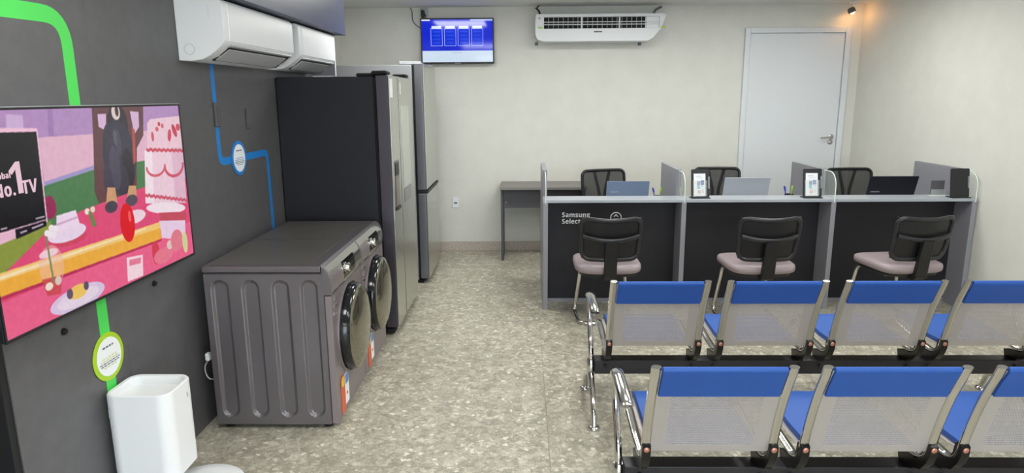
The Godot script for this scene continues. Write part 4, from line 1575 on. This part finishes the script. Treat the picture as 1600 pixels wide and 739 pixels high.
func stands() -> void:
	var lt := mat("ffffff", 0.6, 0.0, {"albedo_texture": leaflet_tex()})
	var spots := [
		[Vector3(1.345, HS, -5.075), 0.07, true, "black display stand holding a leaflet next to the aisle-side divider"],
		[Vector3(2.185, HS, -5.07), 0.0, true, "black display stand holding a leaflet beside the large clear shield"],
		[Vector3(3.272, HS, -5.045), 0.0, false, "black display stand without a leaflet at the wall end"]]
	for s in spots:
		var t := thing("display_stand", s[3], "display stand", s[0], "black display stands on the counter shelves")
		t.rotation.y = s[1]
		var tilt := Transform3D(Basis(Vector3.RIGHT, -0.16), Vector3(0, 0.004, 0))
		var b := mb()
		b.bx(-0.07, 0.07, 0.0, 0.006, -0.055, 0.03, 0.001)
		obj("foot", b, M.black, t)
		b = mb()
		b.t = tilt
		b.prism(rrect(-0.07, 0.0, 0.07, 0.215, 0.01, 4), -0.004, 0.003, 0.001)
		var bk := obj("back_plate", b, M.black, t)
		var o := text("lettering", "SAMSUNG", 0.0135, M.grey_plastic, bk, Vector3.ZERO, Basis(), true)
		o.transform = tilt * Transform3D(Basis(Vector3.BACK, PI / 2), Vector3(0.066, 0.068, 0.0036))
		if s[2]:
			b = mb()
			b.t = tilt
			b.flat4(Vector3(-0.052, 0.182, 0.0046), Vector3(0.038, 0.182, 0.0046), Vector3(0.040, 0.012, 0.0046), Vector3(-0.050, 0.012, 0.0046), Vector3.BACK)
			obj("leaflet", b, lt, t)
			b = mb()
			b.t = tilt
			b.bx(-0.058, 0.05, 0.008, 0.13, 0.007, 0.009)
			obj("clear_pocket", b, M.acrylic, t)
	# clear card holder beside the bare stand
	var t := thing("card_holder", "clear card holder with grey cards beside the bare black stand", "card holder", Vector3(3.175, HS, -5.16))
	var b := mb()
	b.bx(-0.055, 0.055, 0.0, 0.004, -0.03, 0.03, 0.001)
	obj("foot", b, M.acrylic_edge, t)
	b = mb()
	b.bx(-0.05, 0.05, 0.006, 0.115, -0.014, -0.004, 0.001)
	obj("card_pack", b, M.plate_dark, t)
	b = mb()
	b.bx(-0.055, 0.055, 0.004, 0.05, 0.006, 0.009)
	obj("clear_front", b, M.acrylic, t)
	# pens in small cups behind the shelf
	var k := 0
	for c in [[Vector3(1.105, 0.745, -5.48), "aisle-side"], [Vector3(2.20, 0.745, -5.55), "middle"]]:
		t = thing("pen_cup", "small dark pen cup on the %s counter desk" % c[1], "pen cup", c[0])
		b = mb()
		b.lathe(PackedVector2Array([Vector2(0, 0), Vector2(0.036, 0), Vector2(0.036, 0.07), Vector2(0.033, 0.07), Vector2(0.033, 0.004), Vector2(0, 0.004)]), 24)
		obj("cup", b, M.plastic, t)
		b = mb()
		b.tube(loop(disc(0.0345, 24)), 0.0022, 6, true)
		var rm := obj("rim", b, M.plastic, t)
		rm.transform = Transform3D(Basis(Vector3.RIGHT, PI / 2), Vector3(0, 0.07, 0))
		for q in [[-0.02, -0.25, "blue"], [0.015, 0.1, "green"]]:
			var pen := thing("pen", "%s pen standing in the %s counter's pen cup" % [q[2], c[1]], "pen", c[0] + Vector3(q[0] * 0.6, 0.006, 0.004))
			var pm: Material = M.pen_blue if q[2] == "blue" else M.pen_green
			b = mb()
			b.t.basis = Basis(Vector3.BACK, -q[1])
			b.lathe(PackedVector2Array([Vector2(0, 0), Vector2(0.004, 0.01), Vector2(0.0045, 0.10), Vector2(0.006, 0.10), Vector2(0.0062, 0.132), Vector2(0.004, 0.137), Vector2(0, 0.137)]), 12)
			obj("barrel", b, pm, pen)
			b = mb()
			b.t.basis = Basis(Vector3.BACK, -q[1])
			b.bx(0.006, 0.009, 0.095, 0.13, -0.002, 0.002, 0.0005)
			obj("clip", b, pm, pen)
		k += 1

# ---------------------------------------------------------------- chairs
func visitor_chairs() -> void:
	# local: the sitter looks toward -z
	var t := thing("visitor_chair", "black-backed visitor chair with mauve seat at the lettered counter", "chair", Vector3(0.592, 0, -4.68), "visitor chairs in front of the counters")
	var b := mb()
	b.superell(Vector3(0, 0.448, 0.0), Vector3(0.232, 0.04, 0.225), 0.5, 0.42, 40, 14, 0.006)
	obj("seat", b, M.vinyl, t)
	b = mb()
	b.superell(Vector3(0, 0.415, 0.0), Vector3(0.205, 0.028, 0.2), 0.5, 0.42, 32, 10)
	obj("seat_shell", b, M.plastic, t)
	# backrest ring, curved round the sitter
	var bent := func(p: Vector2) -> Vector3:
		# p.x across, p.y height above 0.56
		return Vector3(p.x, 0.525 + p.y * (1.0 + 1.6 * p.x * p.x), 0.215 - 1.05 * p.x * p.x + p.y * 0.22)
	var ring := PackedVector3Array()
	for p in rrect(-0.19, 0.0, 0.19, 0.28, 0.055, 6):
		ring.append(bent.call(Vector2(p.x * (1.0 + p.y * 0.25), p.y)))
	# denser along the long edges
	var dense := PackedVector3Array()
	for i in ring.size():
		var a := ring[i]
		var c := ring[(i + 1) % ring.size()]
		var m := maxi(1, int((a - c).length() / 0.03))
		for j in m:
			var q := a.lerp(c, float(j) / m)
			q.z = 0.215 - 1.05 * q.x * q.x + (q.y - 0.525) * 0.22
			if absf(a.x - c.x) > 0.2 and a.y > 0.7:
				q.y = 0.525 + 0.28 * (1.0 + 1.6 * q.x * q.x)
			dense.append(q)
	b = mb()
	b.tube(dense, 0.017, 8, true, 0.013, Vector3.BACK)
	obj("back_frame", b, M.plastic_rim, t)
	b = mb()
	b.sheet(func(u: float, w: float) -> Vector3: return bent.call(Vector2((u - 0.5) * 0.385 * (1.0 + w * 0.06), 0.005 + w * 0.275)) + Vector3(0, 0, -0.004), 16, 6, 0.006)
	obj("back_mesh", b, M.plastic, t)
	var lum := PackedVector3Array()
	for i in 17:
		var x := lerpf(-0.19, 0.19, i / 16.0)
		lum.append(Vector3(x, 0.668 + 0.75 * x * x, 0.276 - 1.1 * x * x))
	b = mb()
	b.tube(lum, 0.009, 8, false, 0.016)
	obj("lumbar_bar", b, M.plastic_rim, t)
	b = mb()
	b.t = Transform3D(SIDE, Vector3.ZERO)
	b.prism(PackedVector2Array([Vector2(-0.295, 0.665), Vector2(-0.262, 0.665), Vector2(-0.24, 0.55), Vector2(-0.222, 0.43), Vector2(-0.10, 0.40), Vector2(-0.10, 0.382), Vector2(-0.225, 0.382), Vector2(-0.25, 0.40), Vector2(-0.27, 0.55)]), -0.043, 0.043, 0.006)
	obj("back_post", b, M.plastic, t)
	# chrome cantilever frame
	b = mb()
	var z1 := 0.05
	var w := 0.19
	var u := 0.158
	var pts := [Vector3(-u, 0.40, 0.12), Vector3(-u, 0.40, -0.20), Vector3(-w - 0.012, 0.0145, -0.255), Vector3(-w, 0.0145, z1), Vector3(w, 0.0145, z1), Vector3(w + 0.012, 0.0145, -0.255), Vector3(u, 0.40, -0.20), Vector3(u, 0.40, 0.12)]
	b.tube(fillet(pts, 0.07, 7), 0.0145, 12)
	obj("chrome_frame", b, M.chrome, t)
	dup(t, "visitor_chair", Vector3(1.648, 0, -4.67), 0.03, "black-backed visitor chair with mauve seat at the middle counter", "visitor chairs in front of the counters")
	dup(t, "visitor_chair", Vector3(2.655, 0, -4.68), 0.13, "black-backed visitor chair with mauve seat at the counter by the wall", "visitor chairs in front of the counters")

func desk_chairs() -> void:
	# local: the sitter looks toward +z
	var t := thing("desk_chair", "black mesh-backed desk chair behind the lettered counter", "chair", Vector3(0.815, 0, -6.0), "mesh desk chairs behind the counters")
	t.rotation.y = 0.3
	var b := mb()
	b.superell(Vector3(0, 0.47, 0.02), Vector3(0.23, 0.04, 0.22), 0.5, 0.42, 32, 10)
	obj("seat", b, M.plastic, t)
	var ring := PackedVector3Array()
	var dense := PackedVector3Array()
	for p in rrect(-0.21, 0.0, 0.21, 0.40, 0.045, 5):
		ring.append(Vector3(p.x, 0.545 + p.y, 0))
	for i in ring.size():
		var a := ring[i]
		var c := ring[(i + 1) % ring.size()]
		var m := maxi(1, int((a - c).length() / 0.04))
		for j in m:
			var q := a.lerp(c, float(j) / m)
			q.z = -0.22 + 0.6 * q.x * q.x - (q.y - 0.545) * 0.12
			dense.append(q)
	b = mb()
	b.tube(dense, 0.014, 8, true, 0.016, Vector3.BACK)
	obj("back_frame", b, M.plastic, t)
	b = mb()
	b.sheet(func(u: float, w: float) -> Vector3:
		var x := (u - 0.5) * 0.40
		return Vector3(x, 0.55 + w * 0.39, -0.218 + 0.6 * x * x - w * 0.39 * 0.12), 12, 6, 0.003)
	obj("back_mesh", b, M.mesh_black, t)
	b = mb()
	for s: float in [-1.0, 1.0]:
		b.tube(PackedVector3Array([Vector3(s * 0.015, 0.56, -0.245), Vector3(s * 0.03, 0.75, -0.262), Vector3(s * 0.075, 0.93, -0.275)]), 0.016, 6, false, 0.008, Vector3.BACK)
	obj("back_struts", b, M.plastic, t)
	b = mb()
	b.tube(fillet([Vector3(0, 0.42, 0.0), Vector3(0, 0.42, -0.24), Vector3(0, 0.62, -0.25)], 0.06), 0.03, 8, false, 0.012)
	obj("back_post", b, M.plastic, t)
	b = mb()
	b.lathe(PackedVector2Array([Vector2(0.05, 0.43), Vector2(0.03, 0.40), Vector2(0.026, 0.25), Vector2(0.032, 0.12), Vector2(0.035, 0.08), Vector2(0, 0.08)]), 18)
	obj("gas_lift", b, M.black, t)
	for i in 5:
		var a := TAU * i / 5 + 0.3
		var d := Vector3(cos(a), 0, sin(a))
		b = mb()
		b.tube(PackedVector3Array([d * 0.03 + Vector3(0, 0.10, 0), d * 0.15 + Vector3(0, 0.09, 0), d * 0.28 + Vector3(0, 0.065, 0)]), 0.018, 8, false, 0.012)
		obj("base_arm", b, M.plastic, t)
		b = mb()
		b.t = Transform3D(Basis(d, Vector3.UP, d.cross(Vector3.UP)) * Basis(Vector3.RIGHT, PI / 2), d * 0.275 + Vector3(0, 0.027, 0))
		b.lathe(PackedVector2Array([Vector2(0, -0.02), Vector2(0.024, -0.02), Vector2(0.027, -0.015), Vector2(0.027, 0.015), Vector2(0.024, 0.02), Vector2(0, 0.02)]), 16)
		obj("castor", b, M.rubber, t)
	dup(t, "desk_chair", Vector3(1.83, 0, -6.12), 0.0, "black mesh-backed desk chair behind the middle counter", "mesh desk chairs behind the counters")
	dup(t, "desk_chair", Vector3(3.02, 0, -6.0), 0.05, "black mesh-backed desk chair behind the counter by the wall", "mesh desk chairs behind the counters")

# ---------------------------------------------------------------- waiting benches
const SEATS := 4
const PITCH := 0.543
const SW := 0.47

func back_curve(v: float) -> Vector2:
	# (toward the front, height) along the backrest
	var a := Vector2(0.0, 0.412)
	var b := Vector2(-0.05, 0.63)
	var c := Vector2(-0.132, 0.765)
	return a * (1 - v) * (1 - v) + b * 2 * v * (1 - v) + c * v * v

func back_normal(v: float) -> Vector2:
	var d := (back_curve(minf(v + 0.01, 1.0)) - back_curve(maxf(v - 0.01, 0.0))).normalized()
	return Vector2(-d.y, d.x)   # toward the rear

func perforated_back() -> ArrayMesh:
	var b := MB.new()
	var x0 := 0.03
	var x1 := SW - 0.03
	var P := func(x: float, v: float, sd: float) -> Vector3:
		var c := back_curve(v) + back_normal(v) * (0.0013 * sd)
		return Vector3(x, c.y, -c.x)
	var len_ := 0.382
	var N := func(v: float, sd: float) -> Vector3:
		var q := back_normal(v) * sd
		return Vector3(0, q.y, -q.x)
	var px := 0.0085
	var pv := 0.0075 / len_
	var cols := 36
	var rows := 34
	var hx0 := (x0 + x1) / 2 - px * (cols + 0.5) / 2
	var hx1 := hx0 + px * (cols + 0.5)
	var v0 := 0.06
	var v1 := v0 + pv * rows
	for sd: float in [1.0, -1.0]:
		var patch := func(xa: float, xb: float, va: float, vb: float, m: int) -> void:
			for i in m:
				var a := lerpf(va, vb, float(i) / m)
				var c := lerpf(va, vb, float(i + 1) / m)
				b.quad(P.call(xa, a, sd), P.call(xb, a, sd), P.call(xb, c, sd), P.call(xa, c, sd), N.call(a, sd), N.call(a, sd), N.call(c, sd), N.call(c, sd))
		patch.call(x0, hx0, 0.0, 1.0, 12)
		patch.call(hx1, x1, 0.0, 1.0, 12)
		patch.call(hx0, hx1, 0.0, v0, 2)
		patch.call(hx0, hx1, v1, 1.0, 6)
		for r in rows:
			var va := v0 + pv * r
			var vb := va + pv
			var off := px * 0.5 * (r % 2)
			if r % 2 == 1:
				patch.call(hx0, hx0 + px * 0.5, va, vb, 1)
			else:
				patch.call(hx1 - px * 0.5, hx1, va, vb, 1)
			var n0: Vector3 = N.call((va + vb) / 2, sd)
			for c in cols:
				var xa := hx0 + off + px * c
				var xb := xa + px
				var cx := (xa + xb) / 2
				var cv := (va + vb) / 2
				var o := []
				var q := []
				for e: Array in [[-1, -1], [0, -1], [1, -1], [1, 0], [1, 1], [0, 1], [-1, 1], [-1, 0]]:
					var ex: float = e[0]
					var ev: float = e[1]
					q.append(P.call(cx + ex * px / 2, cv + ev * pv / 2, sd))
					var l := sqrt(ex * ex + ev * ev)
					o.append(P.call(cx + ex / l * 0.0025, cv + ev / l * 0.0025 / len_, sd))
				for k in 8:
					var j := (k + 1) % 8
					b.quad(q[k], q[j], o[j], o[k], n0, n0, n0, n0)
					if sd > 0.0:
						var th := n0 * 0.0026
						var cc: Vector3 = P.call(cx, cv, 1.0)
						var w0: Vector3 = (cc - o[k]).normalized()
						var w1: Vector3 = (cc - o[j]).normalized()
						b.quad(o[k], o[j], o[j] - th, o[k] - th, w0, w1, w1, w0)
	return b.mesh()

func waiting_benches() -> void:
	var grp := "four-seat waiting benches"
	var t := thing("waiting_bench", "blue-padded steel waiting bench standing nearer the service counters", "bench", Vector3(0.404, 0, -3.15), grp)
	var perf := perforated_back()
	# shared part meshes, all made for the first seat
	var cover := MB.new()
	cover.t = Transform3D(SIDE, Vector3.ZERO)
	var rear := PackedVector2Array()
	var front := PackedVector2Array()
	for i in 9:
		var v := lerpf(0.64, 1.0, i / 8.0)
		rear.append(back_curve(v) + back_normal(v) * 0.009)
		front.append(back_curve(v) - back_normal(v) * 0.013)
	var d := (back_curve(1.0) - back_curve(0.98)).normalized()
	rear.append(back_curve(1.0) + d * 0.010 + back_normal(1.0) * 0.004)
	rear.append(back_curve(1.0) + d * 0.011 - back_normal(1.0) * 0.006)
	front.reverse()
	rear.append_array(front)
	cover.prism(rear, 0.036, SW - 0.036, 0.004, 60.0)
	var cover_m := cover.mesh()
	var seat_path := [Vector2(0.03, 0.408), Vector2(0.08, 0.396), Vector2(0.2, 0.392), Vector2(0.36, 0.404), Vector2(0.42, 0.406), Vector2(0.455, 0.392)]
	var up := PackedVector2Array()
	var lo := PackedVector2Array()
	var pan_lo := PackedVector2Array()
	for i in seat_path.size():
		var p: Vector2 = seat_path[i]
		up.append(p + Vector2(0.004 * i, 0.024 if i > 0 else 0.012))
		lo.append(p + Vector2(0, 0.002))
		pan_lo.append(p - Vector2(0, 0.002))
	var pad := MB.new()
	pad.t = Transform3D(SIDE, Vector3.ZERO)
	var lr := lo.duplicate()
	lr.reverse()
	var pp := up.duplicate()
	pp.append_array(lr)
	pad.prism(pp, 0.045, SW - 0.045, 0.006, 60.0)
	var pad_m := pad.mesh()
	var pan := MB.new()
	pan.t = Transform3D(SIDE, Vector3.ZERO)
	var pl := lo.duplicate()
	for i in pl.size(): pl[i] -= Vector2(0, 0.0005)
	var pr := pan_lo.duplicate()
	pr.reverse()
	pl.append_array(pr)
	pan.prism(pl, 0.03, SW - 0.03, 0.0, 60.0)
	var pan_m := pan.mesh()
	# side frame: flattened chrome tube following back and seat
	var fp := []
	for i in 11:
		var c := back_curve(1.0 - i / 10.0)
		fp.append(Vector3(0, c.y + (0.012 if i == 0 else 0.0), -c.x))
	for p: Vector2 in [Vector2(0.014, 0.382), Vector2(0.06, 0.362), Vector2(0.2, 0.368), Vector2(0.36, 0.391), Vector2(0.42, 0.396), Vector2(0.462, 0.38), Vector2(0.468, 0.355)]:
		fp.append(Vector3(0, p.y, -p.x))
	var frame := MB.new()
	frame.tube(fillet(fp, 0.02, 3), 0.017, 10, false, 0.010, Vector3.BACK)
	var frame_m := frame.mesh()
	var br := MB.new()
	br.t = Transform3D(SIDE, Vector3.ZERO)
	br.prism(PackedVector2Array([Vector2(-0.026, 0.44), Vector2(-0.008, 0.452), Vector2(0.014, 0.44), Vector2(0.02, 0.40), Vector2(0.045, 0.358), Vector2(0.12, 0.35), Vector2(0.16, 0.335), Vector2(0.15, 0.301), Vector2(0.075, 0.301), Vector2(0.06, 0.315), Vector2(0.02, 0.33), Vector2(-0.01, 0.37), Vector2(-0.024, 0.405)]), -0.015, 0.015, 0.003)
	var br_m := br.mesh()
	var bolt := MB.new()
	bolt.t = Transform3D(Basis(Vector3.RIGHT, PI / 2), Vector3(0, 0.428, 0.018))
	bolt.lathe(PackedVector2Array([Vector2(0.0115, 0), Vector2(0.0115, 0.006), Vector2(0.008, 0.010), Vector2(0, 0.010)]), 14)
	var bolt_m := bolt.mesh()
	var nut := MB.new()
	nut.t = Transform3D(Basis(Vector3.RIGHT, PI / 2), Vector3(0, 0.272, -0.079))
	nut.lathe(PackedVector2Array([Vector2(0.009, 0), Vector2(0.009, 0.005), Vector2(0.006, 0.007), Vector2(0, 0.007)]), 10)
	var nut_m := nut.mesh()
	for k in SEATS:
		var ox := k * PITCH
		var bk := inst("backrest", perf, M.perf, t)
		bk.position.x = ox
		inst("back_cover", cover_m, M.blue_vinyl, bk)
		var sp := inst("seat_pan", pan_m, M.perf, t)
		sp.position.x = ox
		inst("seat_cushion", pad_m, M.blue_vinyl, sp)
		for s: float in [0.017, SW - 0.017]:
			inst("side_frame", frame_m, M.chrome, t).position.x = ox + s
			var q := inst("bracket", br_m, M.bracket, t)
			q.position.x = ox + s
			inst("bolt", bolt_m, M.copper, q)
			inst("beam_nut", nut_m, M.bracket, q)
	var xe := (SEATS - 1) * PITCH + SW
	var b := mb()
	b.bx(-0.04, xe + 0.04, 0.225, 0.30, -0.16, -0.085, 0.004)
	obj("beam", b, M.beam, t)
	# chrome end frames
	for x: float in [-0.056, xe + 0.056]:
		b = mb()
		b.tube(fillet([Vector3(x, 0.585, 0.01), Vector3(x, 0.60, -0.10), Vector3(x, 0.605, -0.235), Vector3(x, 0.47, -0.235), Vector3(x, 0.36, -0.135), Vector3(x, 0.22, -0.122)], 0.05, 6), 0.0145, 12)
		var arm := obj("arm", b, M.chrome, t)
		b = mb()
		b.tube(PackedVector3Array([Vector3(x, 0.587, 0.02), Vector3(x, 0.596, 0.012), Vector3(x, 0.604, -0.06), Vector3(x, 0.611, -0.16), Vector3(x, 0.611, -0.215), Vector3(x, 0.60, -0.235)]), 0.024, 14, false, 0.016)
		obj("armrest", b, M.chrome, arm)
		b = mb()
		b.t.origin = Vector3(x, 0, -0.122)
		b.lathe(PackedVector2Array([Vector2(0.0, 0.205), Vector2(0.02, 0.205), Vector2(0.021, 0.21), Vector2(0.021, 0.29), Vector2(0.018, 0.295), Vector2(0.0, 0.295)]), 18)
		obj("leg_socket", b, M.chrome, t)
		for z: float in [0.07, -0.40]:
			b = mb()
			b.tube(fillet([Vector3(x, 0.225, -0.122), Vector3(x, 0.20, -0.122 + signf(z) * 0.05), Vector3(x, 0.11, z - signf(z) * 0.03), Vector3(x, 0.012, z)], 0.06, 6), 0.0155, 12)
			var lg := obj("leg", b, M.chrome, t)
			b = mb()
			b.t.origin = Vector3(x, 0, z)
			b.lathe(PackedVector2Array([Vector2(0, 0), Vector2(0.029, 0), Vector2(0.031, 0.006), Vector2(0.026, 0.016), Vector2(0.015, 0.02), Vector2(0.0, 0.02)]), 22)
			obj("foot_disc", b, M.chrome, lg)
	dup(t, "waiting_bench", Vector3(0.405, 0, -2.143), 0.0, "blue-padded steel waiting bench standing farther from the service counters", grp)
